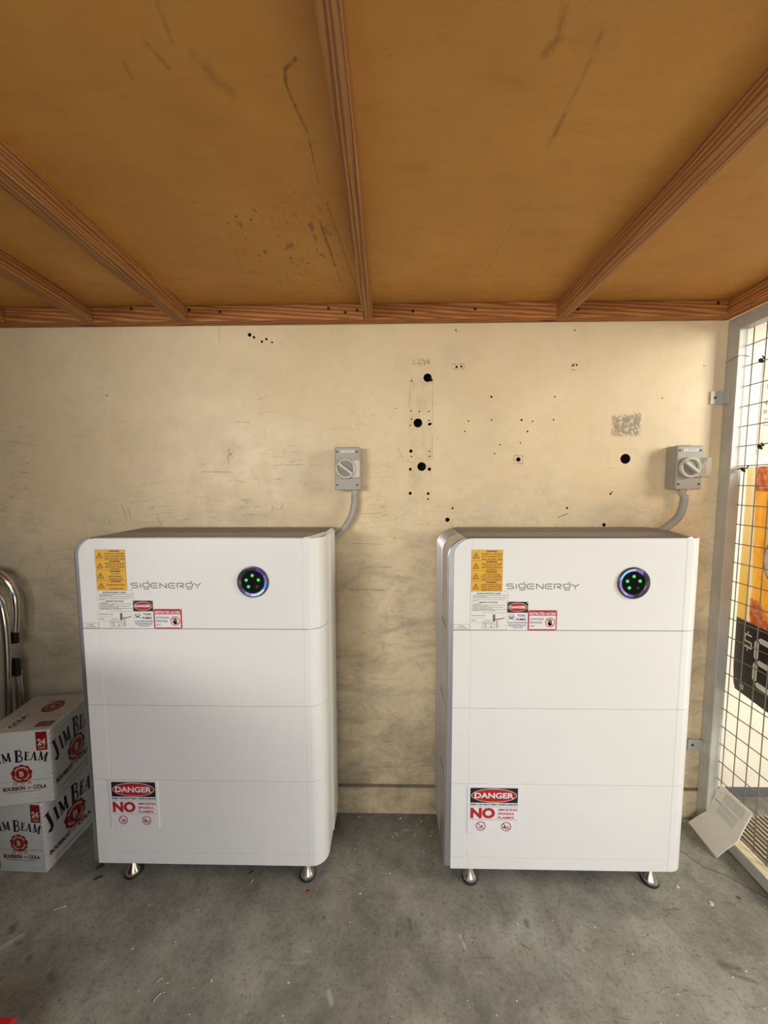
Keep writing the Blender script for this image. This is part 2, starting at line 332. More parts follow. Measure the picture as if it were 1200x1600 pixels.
class MB:
    def __init__(s):
        s.v = []; s.f = []; s.m = []; s.mats = []; s.sm = []; s.fr()
    def mi(s, k):
        if k not in s.mats: s.mats.append(k)
        return s.mats.index(k)
    def fr(s, o=(0, 0, 0), u=(1, 0, 0), v=(0, 0, 1), n=(0, -1, 0)):
        s.O, s.U, s.V, s.N = Vector(o), Vector(u).normalized(), Vector(v).normalized(), Vector(n).normalized()
    def pt(s, a, b, c=0): return s.O+s.U*a+s.V*b+s.N*c
    def add(s, vs, fs, mat, smooth=False):
        b = len(s.v); s.v += [tuple(x) for x in vs]; i = s.mi(mat)
        for f in fs: s.f.append(tuple(b+q for q in f)); s.m.append(i); s.sm.append(smooth)
    def box(s, a, b, mat):
        (x0, y0, z0), (x1, y1, z1) = a, b
        vs = [(x, y, z) for x in (x0, x1) for y in (y0, y1) for z in (z0, z1)]
        s.add(vs, [(0, 1, 3, 2), (4, 6, 7, 5), (0, 4, 5, 1), (2, 3, 7, 6), (0, 2, 6, 4), (1, 5, 7, 3)], mat)
    def fbox(s, a0, a1, b0, b1, c0, c1, mat):
        vs = [s.pt(x, y, z) for x in (a0, a1) for y in (b0, b1) for z in (c0, c1)]
        s.add(vs, [(0, 1, 3, 2), (4, 6, 7, 5), (0, 4, 5, 1), (2, 3, 7, 6), (0, 2, 6, 4), (1, 5, 7, 3)], mat)
    # flat print on the frame: layer height h
    def poly(s, pts, mat, h=.0004):
        s.add([s.pt(a, b, h) for a, b in pts], [tuple(range(len(pts)))], mat)
    def rect(s, a0, b0, a1, b1, mat, h=.0004): s.poly([(a0, b0), (a1, b0), (a1, b1), (a0, b1)], mat, h)
    def ell(s, cx, cy, rx, ry, mat, h=.0004, n=40):
        s.poly([(cx+rx*math.cos(2*pi*i/n), cy+ry*math.sin(2*pi*i/n)) for i in range(n)], mat, h)
    def ring(s, cx, cy, r0, r1, mat, h=.0004, n=40, ry=1, a0=0, a1=2*pi):
        vs = []; fs = []
        for i in range(n+1):
            a = a0+(a1-a0)*i/n
            for r in (r0, r1): vs.append(s.pt(cx+r*math.cos(a), cy+r*ry*math.sin(a), h))
        for i in range(n): fs.append((2*i, 2*i+1, 2*i+3, 2*i+2))
        s.add(vs, fs, mat)
    def line(s, pts, wd, mat, h=.0004, w2=None):
        k = len(pts)
        for i in range(k-1):
            a = Vector(pts[i]); b = Vector(pts[i+1]); d = (b-a)
            if d.length < 1e-9: continue
            d.normalize(); q = Vector((-d.y, d.x))*wd/2; e = d*wd*.3
            a2 = a-e if i > 0 else a; b2 = b+e if i < k-2 else b
            s.poly([tuple(a2-q), tuple(b2-q), tuple(b2+q), tuple(a2+q)], mat, h+i*1e-6)
    def text(s, t, a0, b0, wd, ht, mat, bold=0.0, h=.0006, shear=0):
        vs, fs = text_geo(t, bold+(.022 if ht < .006 else .008))
        s.add([s.pt(a0+x*wd+shear*y, b0+y*ht, h) for x, y in vs], fs, mat)
    def rev(s, prof, mat, n=24, o=(0, 0, 0), ax=(0, 0, 1), smooth=True):
        ax = Vector(ax).normalized(); t = ax.orthogonal().normalized(); b = ax.cross(t); o = Vector(o); vs = []; fs = []
        for r, z in prof:
            for i in range(n):
                a = 2*pi*i/n; vs.append(o+ax*z+(t*math.cos(a)+b*math.sin(a))*max(r, 1e-5))
        k = len(prof)
        for j in range(k-1):
            for i in range(n): fs.append((j*n+i, j*n+(i+1) % n, (j+1)*n+(i+1) % n, (j+1)*n+i))
        fs.append(tuple(range(n))[::-1]); fs.append(tuple((k-1)*n+i for i in range(n)))
        s.add(vs, fs, mat, smooth)
    def tube(s, pts, rad, mat, n=14, sub=8, wob=0, closed=False):
        P = [Vector(p) for p in pts]; path = []
        if sub > 1 and len(P) > 2:
            for i in range(len(P)-1):
                p0 = P[max(i-1, 0)]; p1 = P[i]; p2 = P[i+1]; p3 = P[min(i+2, len(P)-1)]
                for j in range(sub):
                    t = j/sub
                    path.append(.5*((2*p1)+(-p0+p2)*t+(2*p0-5*p1+4*p2-p3)*t*t+(-p0+3*p1-3*p2+p3)*t**3))
            path.append(P[-1])
        else: path = P
        vs = []; fs = []; up = None
        for i, p in enumerate(path):
            d = (path[min(i+1, len(path)-1)]-path[max(i-1, 0)]).normalized()
            up = d.orthogonal().normalized() if up is None else (up-d*up.dot(d)).normalized()
            b = d.cross(up); r = rad*(1+(wob if i % 2 else -wob))
            for k in range(n):
                a = 2*pi*k/n; vs.append(p+(up*math.cos(a)+b*math.sin(a))*r)
        m_ = len(path)
        for j in range(m_-1):
            for i in range(n): fs.append((j*n+i, j*n+(i+1) % n, (j+1)*n+(i+1) % n, (j+1)*n+i))
        fs.append(tuple(range(n))[::-1]); fs.append(tuple((m_-1)*n+i for i in range(n)))
        s.add(vs, fs, mat, True)
    def build(s, name, parent=None, label=None, cat=None, group=None, kind=None, bevel=0, loc=None, fixn=True):
        me = bpy.data.meshes.new(name); 
        off = Vector(loc) if loc else Vector((0, 0, 0))
        me.from_pydata([tuple(Vector(v)-off) for v in s.v], [], s.f)
        for k in s.mats: me.materials.append(M[k])
        me.polygons.foreach_set('material_index', s.m); me.polygons.foreach_set('use_smooth', s.sm); me.update()
        if fixn:
            bm = bmesh.new(); bm.from_mesh(me); bmesh.ops.recalc_face_normals(bm, faces=bm.faces); bm.to_mesh(me); bm.free()
        o = bpy.data.objects.new(name, me); COL.objects.link(o)
        if loc: o.location = loc
        if parent: o.parent = parent
        if label: o['label'] = label
        if cat: o['category'] = cat
        if group: o['group'] = group
        if kind: o['kind'] = kind
        if bevel:
            md = o.modifiers.new('b', 'BEVEL'); md.width = bevel; md.segments = 2; md.limit_method = 'ANGLE'
        return o
def empty(name, loc, label, cat, group=None, rz=0):
    o = bpy.data.objects.new(name, None); COL.objects.link(o); o.location = loc; o.rotation_euler.z = rz; o.empty_display_size = .05
    o['label'] = label; o['category'] = cat
    if group: o['group'] = group
    return o

# ------------------------------------------------------------------ setting
OPEN_Y = -2.1
b = MB(); b.box((-1.9, OPEN_Y, -.1), (1.24, .07, 0), 'floor'); b.build('floor', kind='structure')
b = MB(); b.box((1.24, -2.1, -.1), (3.2, .3, -.001), 'floor'); b.build('floor', kind='structure', label='concrete outside the mesh gate')
b = MB(); b.box((-4, -7, -.12), (5, OPEN_Y, -.005), 'floor'); b.build('floor', kind='structure', label='concrete in front of the open bay')
# back wall with real drilled holes
b = MB(); b.box((-1.9, 0, .126), (1.2600, .07, 2.03), 'wall')
wall = b.build('wall_back', kind='structure')
big = [(.138, 1.731, .0155), (.103, 1.566, .0165), (.118, 1.404, .0165), (.877, 1.430, .0185)]
small = [(0.079, 1.72), (0.077, 1.611), (0.108, 1.608), (0.143, 1.608), (0.079, 1.58), (0.074, 1.557), (0.144, 1.575), (0.146, 1.561, .0055), (.151, 1.563, .004), (.152, 1.722, .005), (0.077, 1.462, .0065), (0.079, 1.442), (0.147, 1.461), (0.147, 1.442), (0.075, 1.394, .0055), (0.147, 1.394, .0065), (0.075, 1.303, .0062), (0.143, 1.302, .0055), (0.143, 1.281, .0035), (0.375, 1.66, .004), (0.608, 1.659), (0.377, 1.576), (0.291, 1.572), (0.488, 1.575, .004), (0.529, 1.57), (0.606, 1.575), (0.278, 1.534), (0.511, 1.533, .0035), (0.41, 1.484), (0.486, 1.491), (0.391, 1.451), (0.236, 1.246, .004), (0.217, 1.202, .0085), (0.828, 1.299, .004), (0.833, 1.306), (0.809, 1.182, .007), (0.668, 1.246, .004), (-1.071, 1.675), (-0.521, 1.891, .007), (-0.505, 1.882, .005), (-0.476, 1.866, .0045), (-0.459, 1.875, .0045), (-0.438, 1.863, .0035), (0.24, 1.9), (0.672, 1.896), (1.145, 1.765, .002), (1.001, 1.651, .0025), (.245, 1.769, .0045), (.262, 1.770, .004), (.672, 1.771, .004), (.685, 1.772, .003), (.48, 1.429, .0085), (.86, 1.431, .003), (.02, 1.62, .002), (-.70, 1.02, .004)]
cb = MB(); cb.mi('wall')
for t in big+small:
    r = t[2] if len(t) > 2 else .0028
    cb.rev([(r, 0), (r, .055 if r > .01 else .03)], 'hole', 24 if r > .01 else 10, (t[0], -.01, t[1]), (0, 1, 0), False)
cut = cb.build('cutter')
md = wall.modifiers.new('holes', 'BOOLEAN'); md.object = cut; md.operation = 'DIFFERENCE'; md.solver = 'EXACT'; md.use_self = True
wall.data.materials.append(M['hole'])
bpy.context.view_layer.update()
nm = bpy.data.meshes.new_from_object(wall.evaluated_get(bpy.context.evaluated_depsgraph_get()))
wall.modifiers.clear(); wall.data = nm; bpy.data.objects.remove(cut)
b = MB(); b.box((-1.9, .012, .110), (1.2600, .07, .1262), 'groove'); b.build('trim_1', kind='structure')
b = MB(); b.box((-1.9, -.001, 0), (1.2600, .07, .112), 'wall'); b.build('baseboard_back', kind='structure')
b = MB(); b.box((-1.98, OPEN_Y, 0), (-1.9, .07, 2.06), 'darkwall'); b.build('wall_left', kind='structure')  # unseen side wall, added to shade the left
b = MB(); b.box((-1.9, -2.1, 0), (-1.10, -.95, .90), 'darkwall'); b.build('wall_shade_block', kind='structure')  # added unseen block, only shades the cartons and left floor
# sloping ceiling sheet
def cz(y): return 1.978+.025*(-y-.042)
b = MB(); vs = []
for x in (-1.98, 1.66):
    for y in (.07, OPEN_Y-.2):
        for dz in (0, .03): vs.append((x, y, cz(y)+dz))
b.add(vs, [(0, 1, 3, 2), (4, 6, 7, 5), (0, 4, 5, 1), (2, 3, 7, 6), (0, 2, 6, 4), (1, 5, 7, 3)], 'ceiling'); b.build('ceiling', kind='structure')
# yard wall outside the gate
b = MB(); b.box((1.2235, .10, .045), (3.0, .16, 2.1), 'yardwall'); b.box((1.2235, .102, 0), (3.0, .16, .045), 'yardbase'); b.build('wall_yard', kind='structure')

# rafters and ledgers
def rafter(xc0, xc1, wd, label, y0=-.044, y1=OPEN_Y-.1, zb=1.924):
    b = MB(); vs = []
    n = 12
    for i in range(n+1):
        t = i/n; y = y0+(y1-y0)*t; x = xc0+(xc1-xc0)*t
        jx = .0012*math.sin(7*t+xc0*9)
        z0 = zb+.025*(-y-.04); z1 = cz(y)+.001; ch = .003
        for dx, z in ((-wd/2+ch, z0), (wd/2-ch, z0), (wd/2, z0+ch), (wd/2, z1), (-wd/2, z1), (-wd/2, z0+ch)): vs.append((x+dx+jx, y, z))
    fs = []
    for i in range(n):
        for k in range(6): fs.append((i*6+k, i*6+(k+1) % 6, (i+1)*6+(k+1) % 6, (i+1)*6+k))
    fs += [tuple(range(6)), tuple(n*6+k for k in range(6))]
    b.add(vs, fs, 'rafter')
    b.build('ceiling_rafter', label=label, cat='rafter', group='timber rafters under the ceiling sheet')
rafter(-.079, -.0815, .034, 'pine rafter running up the middle of the ceiling between the two battery units')
rafter(.609, .630, .043, 'pine rafter above the right battery unit, nearest to the mesh gate')
rafter(-.754, -.80, .050, 'pine rafter above the left battery unit with a dark knot')
rafter(-1.092, -1.06, .038, 'short-looking pine rafter second from the left end of the ceiling')
rafter(-1.415, -1.40, .04, 'leftmost pine rafter, barely visible at the left edge of the ceiling')
b = MB(); b.box((-1.9, -.042, 1.924), (1.18, -.0005, 1.977), 'ledger'); 
lg = b.build('ledger_beam', label='long red-brown pine ledger along the top of the cream back wall', cat='beam', bevel=.002)
for x, z in ((-.72, 1.962), (-.61, 1.955), (-.22, 1.962), (-.16, 1.948), (-.118, 1.955), (.08, 1.95), (.30, 1.955), (1.145, 1.965), (-.93, 1.968), (.66, 1.95)):
    k = MB(); k.rev([(.0055, 0), (.0055, .0012)], 'screw', 12, (x, -.0432, z), (0, 1, 0), False); k.build('nail', parent=lg)
b = MB(); b.box((1.18, OPEN_Y, 1.9238), (1.2195, -.002, 1.979), 'ledger_side'); b.build('ledger_beam', label='red-brown pine beam running above the mesh gate frame', cat='beam', bevel=.002)

# ------------------------------------------------------------------ mesh gate
gate = empty('mesh_gate', (1.24, -.02, 0), 'pale galvanised steel gate with square wire mesh on the right side', 'gate')
def gp(): b = MB(); return b
GL = Vector((1.24, -.02, 0))
GE = -2.0
def gbuild(b, name, **k):
    o = b.build(name, parent=gate, **k); o.matrix_parent_inverse = Matrix.Translation(-GL); return o
b = MB(); b.box((1.2225, -.0455, .012), (1.2625, -.0015, 1.924), 'galv'); gbuild(b, 'frame_post', bevel=.002)
b = MB(); b.box((1.2225, GE, .012), (1.2625, GE+.045, 1.922), 'galv'); gbuild(b, 'frame_post', bevel=.002)
b = MB(); b.box((1.2225, GE+.045, 1.877), (1.2625, -.0457, 1.9235), 'galv'); gbuild(b, 'top_rail', bevel=.002)
b = MB(); b.box((1.2225, GE+.045, .012), (1.2625, -.0457, .054), 'galv')
b.box((1.224, GE+.046, .054), (1.2615, -.047, .0548), 'railtop'); gbuild(b, 'bottom_rail', bevel=.001)
b = MB()
def sag(y): return 0
yv = -.0575; k = 0
while yv > GE+.05:
    jit = .0015*math.sin(k*2.7)
    b.tube([(1.2615, yv, .045), (1.2615+.001, yv+jit, .9), (1.2615, yv, 1.885)], .0019, 'wire', 6, 3); yv -= .0445; k += 1
z = .0680; k = 0
zz = [.068, .138, .207, .276, .348, .416, .486, .555, .627, .696, .767, .837, .907, .979, 1.048, 1.144, 1.221, 1.301, 1.384, 1.472, 1.541, 1.611, 1.682, 1.753, 1.822]
zz = [.066+.0702*i for i in range(26)]
for k, z in enumerate(zz):
    b.tube([(1.258, -.044, z), (1.2585, -.5, z+.0018*math.sin(k)), (1.258, GE+.04, z)], .0018, 'wire', 6, 5)
gbuild(b, 'wire_mesh')
for z in (1.65, .31):
    b = MB(); b.box((1.172, -.0055, z-.023), (1.221, -.001, z+.023), 'galv'); b.rev([(.005, 0), (.005, .002)], 'screw', 12, (1.188, -.0065, z), (0, 1, 0), False)
    b.box((1.2165, -.026, z-.023), (1.2218, -.001, z+.023), 'galv'); gbuild(b, 'wall_bracket')
def wiretie(y, z, s=1):
    b = MB(); X = 1.256
    b.tube([(X, y+.02*s, z-.002), (X-.006, y+.006, z+.004), (X, y, z-.004), (X-.008, y-.006, z+.003), (X-.004, y-.012, z+.002), (X-.010, y-.02*s, z+.012)], .0022, 'rubber', 6, 5)
    b.tube([(X-.004, y+.004, z+.006), (X-.01, y-.004, z-.004), (X-.006, y-.010, z-.010)], .0026, 'rubber', 6, 5)
    b.tube([(X-.002, y-.006, z-.006), (X-.009, y+.002, z+.002), (X, y+.006, z-.006)], .0028, 'rubber', 6, 5)
    gbuild(b, 'wire_tie')
wiretie(-.064, 1.388, 1.2); wiretie(-.118, 1.462, .4); wiretie(-.100, 1.752, .4)
b = MB(); b.tube([(1.2215, -.002, 1.775), (1.2212, -.03, 1.782), (1.2212, -.0463, 1.784), (1.24, -.0465, 1.786), (1.262, -.047, 1.783)], .0011, 'wire', 6, 4); gbuild(b, 'binding_wire')

# ------------------------------------------------------------------ outside: grate, poster board, sheet
gr = empty('drain_grate', (1.4, -.6, 0), 'slatted metal drain grate on the ground just outside the mesh gate', 'grate')
GRL = Vector((1.4, -.6, 0))
b = MB(); b.box((1.275, -1.75, .0005), (1.80, -.004, .003), 'hole')
o = b.build('drain_pit', parent=gr); o.matrix_parent_inverse = Matrix.Translation(-GRL)
b = MB(); x = 1.28
while x < 1.79:
    b.box((x, -1.74, .003), (x+.0075, -.008, .022), 'grate'); x += .0185
for y in (-.008, -.45, -.9, -1.35, -1.745): b.box((1.276, y-.005, .003), (1.798, y, .018), 'grate')
o = b.build('slat_panel', parent=gr); o.matrix_parent_inverse = Matrix.Translation(-GRL)

U = Vector((-.19, -.98, 0)).normalized(); Nn = Vector((-.98, .19, 0)).normalized()
def seg7(b, a0, b0, wd, ht, mat, segs, t=.2, h=.0006):
    g = wd*t; gap = wd*.035
    def hz(y): return [(a0+g*.55+gap, y), (a0+g+gap, y+g/2), (a0+wd-g-gap, y+g/2), (a0+wd-g*.55-gap, y), (a0+wd-g-gap, y-g/2), (a0+g+gap, y-g/2)]
    def vt(x, y0, y1): return [(x, y0+gap), (x+g/2, y0+g/2+gap), (x+g/2, y1-g/2-gap), (x, y1-gap), (x-g/2, y1-g/2-gap), (x-g/2, y0+g/2+gap)]
    mid = b0+ht/2
    P = {'a': hz(b0+ht-g/2), 'g': hz(mid), 'd': hz(b0+g/2), 'f': vt(a0+g/2, mid, b0+ht-g/2), 'b': vt(a0+wd-g/2, mid, b0+ht-g/2), 'e': vt(a0+g/2, b0+g/2, mid), 'c': vt(a0+wd-g/2, b0+g/2, mid)}
    for s_ in segs: b.poly(P[s_], mat, h)
b = MB(); L0 = Vector((1.40, .08, 0))
b.fr((0, 0, 0), (1, 0, 0), (0, 0, 1), (0, -1, 0))
W_ = .48
R_ = .022
body = [(.012, .803), (.012, 1.40), (W_, 1.40), (W_, .803)]
b.poly(body, 'poster', .004)
blk = [(.030, .512), (W_, .512), (W_, .803), (.012, .803), (.014, .60), (.020, .535)]
b.poly(blk, 'posterblack', .004)
for i in range(len(blk)):
    p_, q_ = blk[i], blk[(i+1) % len(blk)]
    b.add([b.pt(*p_, 0), b.pt(*q_, 0), b.pt(*q_, .004), b.pt(*p_, .004)], [(0, 1, 2, 3)], 'posterblack')
for i in range(4):
    p_, q_ = body[i], body[(i+1) % 4]
    b.add([b.pt(*p_, 0), b.pt(*q_, 0), b.pt(*q_, .004), b.pt(*p_, .004)], [(0, 1, 2, 3)], 'posterwhite')
H = .0048
D = [(.097, .754), (.066, .754), (.063, .735), (.066, .728), (.096, .728), (.099, .715), (.096, .706), (.061, .706)]
b.line(D, .0065, 'posterwhite', H); b.rect(.076, .760, .081, .768, 'posterwhite', H); b.rect(.077, .692, .082, .700, 'posterwhite', H)
seg7(b, .112, .575, .105, .19, 'posterwhite', 'abcdefg', .2, H)
seg7(b, .245, .575, .105, .19, 'posterwhite', 'abcdefg', .2, H)
b.rect(.228, .575, .238, .588, 'posterwhite', H)
b.rect(.055, .530, .074, .548, 'posterwhite', H); b.rect(.059, .534, .070, .544, 'posterblack', H+.0004); b.rect(.062, .536, .067, .542, 'posterwhite', H+.0008)
b.ell(.165, 1.06, .042, .075, 'navy', H, 40); b.ell(.165, 1.06, .038, .070, 'posterwhite', H+.0006, 40)
po = b.build('price_poster', label='orange drink poster board with black price panel seen through the mesh gate', cat='poster', fixn=False)
po.matrix_world = Matrix(((U.x, -Nn.x, 0, L0.x), (U.y, -Nn.y, 0, L0.y), (0, 0, 1, 0), (0, 0, 0, 1)))
b = MB(); b.fr((0, .0985, 0)); b.box((1.452, .0985, 1.45), (1.66, .0998, 1.815), 'sheet')
b.text('0', 1.475, 1.70, .03, .035, 'greyink', 0, .001); b.line([(1.468, 1.652), (1.486, 1.652)], .003, 'greyink', .001); b.line([(1.477, 1.642), (1.477, 1.662)], .003, 'greyink', .001)
b.text('01.1', 1.468, 1.61, .04, .016, 'greyink', 0, .001)
for i in range(3): b.line([(1.47, 1.59-i*.012), (1.51, 1.59-i*.012)], .003, 'greyink', .001)
b.build('paper_sheet', label='grey printed sheet taped to the cream wall beyond the gate', cat='paper', fixn=False)

# ------------------------------------------------------------------ lettering
def logo(b, a0, b0, u, mat, h):
    L = [
        (0.0, [[(1.3, .97), (.3, .97), (.06, .86), (.06, .66), (.3, .54), (1.1, .54), (1.32, .42), (1.32, .14), (1.1, .03), (.03, .03)]]),
        (1.8, [[(.06, .97), (.06, .03)]]),
        (2.25, [[(.35, .97), (1.1, .97), (1.34, .84), (1.34, .40), (1.1, .22), (.35, .22), (.1, .40), (.1, .84), (.35, .97)], [(.95, 1.26), (1.3, 1.26)], [(.2, -.02), (.45, -.20), (1.05, -.20), (1.3, -.02)]]),
        (3.85, [[(1.42, .97), (.4, .97), (.08, .74), (.08, .24), (.4, .03), (1.42, .03)], [(.42, .5), (1.36, .5)]]),
        (5.62, [[(.06, 0), (.06, .97), (1.3, .03), (1.3, 1.0)]]),
        (7.25, [[(1.42, .97), (.4, .97), (.08, .74), (.08, .24), (.4, .03), (1.42, .03)], [(.42, .5), (1.36, .5)]]),
        (9.0, [[(.06, 0), (.06, .97), (1.1, .97), (1.3, .84), (1.3, .58), (1.1, .46), (.5, .46), (1.36, .03)]]),
        (10.7, [[(.35, .97), (1.1, .97), (1.34, .84), (1.34, .40), (1.1, .22), (.35, .22), (.1, .40), (.1, .84), (.35, .97)], [(.95, 1.26), (1.3, 1.26)], [(.2, -.02), (.45, -.20), (1.05, -.20), (1.3, -.02)]]),
        (12.3, [[(.0, 1.0), (.38, .66), (.68, .58), (.98, .66), (1.38, 1.0)], [(.68, .40), (.68, 0)]])]
    for x0, st in L:
        for s_ in st: b.line([(a0+(x0+x)*u, b0+y*u) for x, y in s_], u*.15, mat, h)

SER = {
 'J': (.85, [([(.55, 1), (.55, .25), (.46, .04), (.28, -.04), (.10, .06)], .21), ([(.28, .965), (.82, .965)], .07)]),
 'I': (.52, [([(.26, 0), (.26, 1)], .22), ([(.03, .965), (.49, .965)], .07), ([(.03, .035), (.49, .035)], .07)]),
 'M': (1.18, [([(.17, 0), (.17, 1)], .09), ([(.17, 1), (.56, .10)], .20), ([(.56, .10), (.95, 1)], .09), ([(.97, 0), (.97, 1)], .22), ([(.0, .965), (.28, .965)], .07), ([(.02, .035), (.34, .035)], .07), ([(.78, .035), (1.17, .035)], .07), ([(.9, .965), (1.16, .965)], .07)]),
 'B': (.86, [([(.22, 0), (.22, 1)], .22), ([(.05, .96), (.5, .96), (.66, .88), (.68, .74), (.62, .60), (.48, .53), (.2, .53)], .10), ([(.68, .86), (.68, .66)], .10), ([(.45, .53), (.68, .46), (.76, .30), (.70, .12), (.50, .04), (.05, .04)], .11), ([(.74, .42), (.74, .18)], .12)]),
 'E': (.74, [([(.22, 0), (.22, 1)], .22), ([(.03, .955), (.66, .955)], .09), ([(.2, .52), (.52, .52)], .09), ([(.03, .045), (.70, .045)], .09), ([(.64, .99), (.64, .76)], .06), ([(.68, .01), (.68, .28)], .06), ([(.52, .40), (.52, .64)], .05)]),
 'A': (.92, [([(.10, 0), (.44, 1)], .09), ([(.42, 1), (.78, 0)], .22), ([(.22, .34), (.66, .34)], .08), ([(-.02, .035), (.24, .035)], .07), ([(.58, .035), (.96, .035)], .07)]),
}
def beam_word(b, cx, cy, width, mat, h, arch=.16, vs=1.45, wt=1.25):
    """JIM BEAM in a raised arch; letters turn with the arch"""
    seq = [('J', 1.22), ('I', .95), ('M', .95), (' ', .28), ('B', 1.28), ('E', .92), ('A', .92), ('M', .98)]
    tot = sum((SER[c][0]*s_+.07) if c != ' ' else s_ for c, s_ in seq)
    k = width/tot; x = -tot/2
    for c, s_ in seq:
        if c == ' ': x += s_; continue
        adv = SER[c][0]*s_+.07; mid = (x+adv/2)/(tot/2)
        ang = -mid*arch*2.1; base = arch*tot/2*(1-mid*mid)*.9-(.22 if c in 'JB' else 0)
        for pts, wd in SER[c][1]:
            q = []
            for px, py in pts:
                lx = (px-SER[c][0]/2)*s_; ly = py*s_*vs
                q.append((cx+k*(x+adv/2+lx*math.cos(ang)-ly*math.sin(ang)), cy+k*(base+lx*math.sin(ang)+ly*math.cos(ang))))
            b.line(q, wd*s_*k*wt, mat, h)
        x += adv
def seal(b, cx, cy, r, h):
    for s_ in (-1, 0, 1):
        b.poly([(cx+s_*r*.5-r*.22, cy-r*.6), (cx+s_*r*.5+r*.22, cy-r*.6), (cx+s_*r*.75+r*.18, cy-r*1.38), (cx+s_*r*.75, cy-r*1.18), (cx+s_*r*.75-r*.2, cy-r*1.34)], 'gold', h)
    n = 64
    b.poly([(cx+r*(1+.06*math.sin(9*2*pi*i/n))*math.cos(2*pi*i/n), cy+r*(1+.06*math.sin(9*2*pi*i/n))*math.sin(2*pi*i/n)) for i in range(n)], 'seal', h+.0003)
    b.ring(cx, cy, r*.60, r*.63, 'sealin', h+.0006, 40)
    for a0, a1 in ((.15*pi, .85*pi), (1.1*pi, 1.45*pi), (1.6*pi, 1.95*pi)): b.ring(cx, cy, r*.70, r*.80, 'sealin', h+.0006, 16, 1, a0, a1)
    b.text('B', cx-r*.22, cy-r*.32, r*.44, r*.62, 'sealin', .02, h+.0009)

def carton_face(b, wd, ht, front):
    """print on one face; frame origin = lower left corner"""
    h = .0004
    if front:
        cx = wd*.56
        beam_word(b, wd*.52, ht*.565, wd*.84, 'navy', h, .15, 1.4, 1.2)
        seal(b, cx, ht*.43, wd*.150, h)
        b.text('BOURBON', cx-wd*.29, ht*.20, wd*.32, ht*.058, 'maroon', .035, h); b.text('AND', cx+wd*.055, ht*.212, wd*.07, ht*.028, 'maroon', .0, h); b.text('COLA', cx+wd*.15, ht*.20, wd*.20, ht*.058, 'maroon', .035, h)
        b.line([(cx-wd*.24, ht*.178), (cx+wd*.27, ht*.178)], ht*.008, 'greyink', h)
        b.line([(wd*.02, ht*.33), (wd*.97, ht*.33)], ht*.005, 'greyink', h)
        b.rect(wd*.80, ht*.73, wd*.965, ht*.985, 'seal', h); b.text('24', wd*.822, ht*.80, wd*.12, ht*.09, 'sealin', .03, h+.0004); b.text('CANS', wd*.832, ht*.755, wd*.10, ht*.025, 'sealin', .01, h+.0004)
        for i in range(11):
            b.rect(wd*(.05+.014*i), ht*.045, wd*(.05+.014*i+(.009 if i % 3 else .005)), ht*.16, 'black', h)
        b.line([(wd*.72, ht*.07), (wd*.86, ht*.07)], ht*.010, 'cartontop', h)
    else:
        cx = wd*.52
        beam_word(b, cx, ht*.55, wd*.92, 'navy', h, .16, 2.0, 1.35)
        seal(b, cx, ht*.43, wd*.19, h)
        b.text('BOURBON', wd*.07, ht*.19, wd*.34, ht*.07, 'maroon', .035, h); b.text('AND', wd*.45, ht*.20, wd*.07, ht*.035, 'maroon', 0, h); b.text('COLA', wd*.56, ht*.19, wd*.24, ht*.07, 'maroon', .035, h)
        b.line([(wd*.15, ht*.09), (wd*.85, ht*.09)], ht*.006, 'greyink', h)
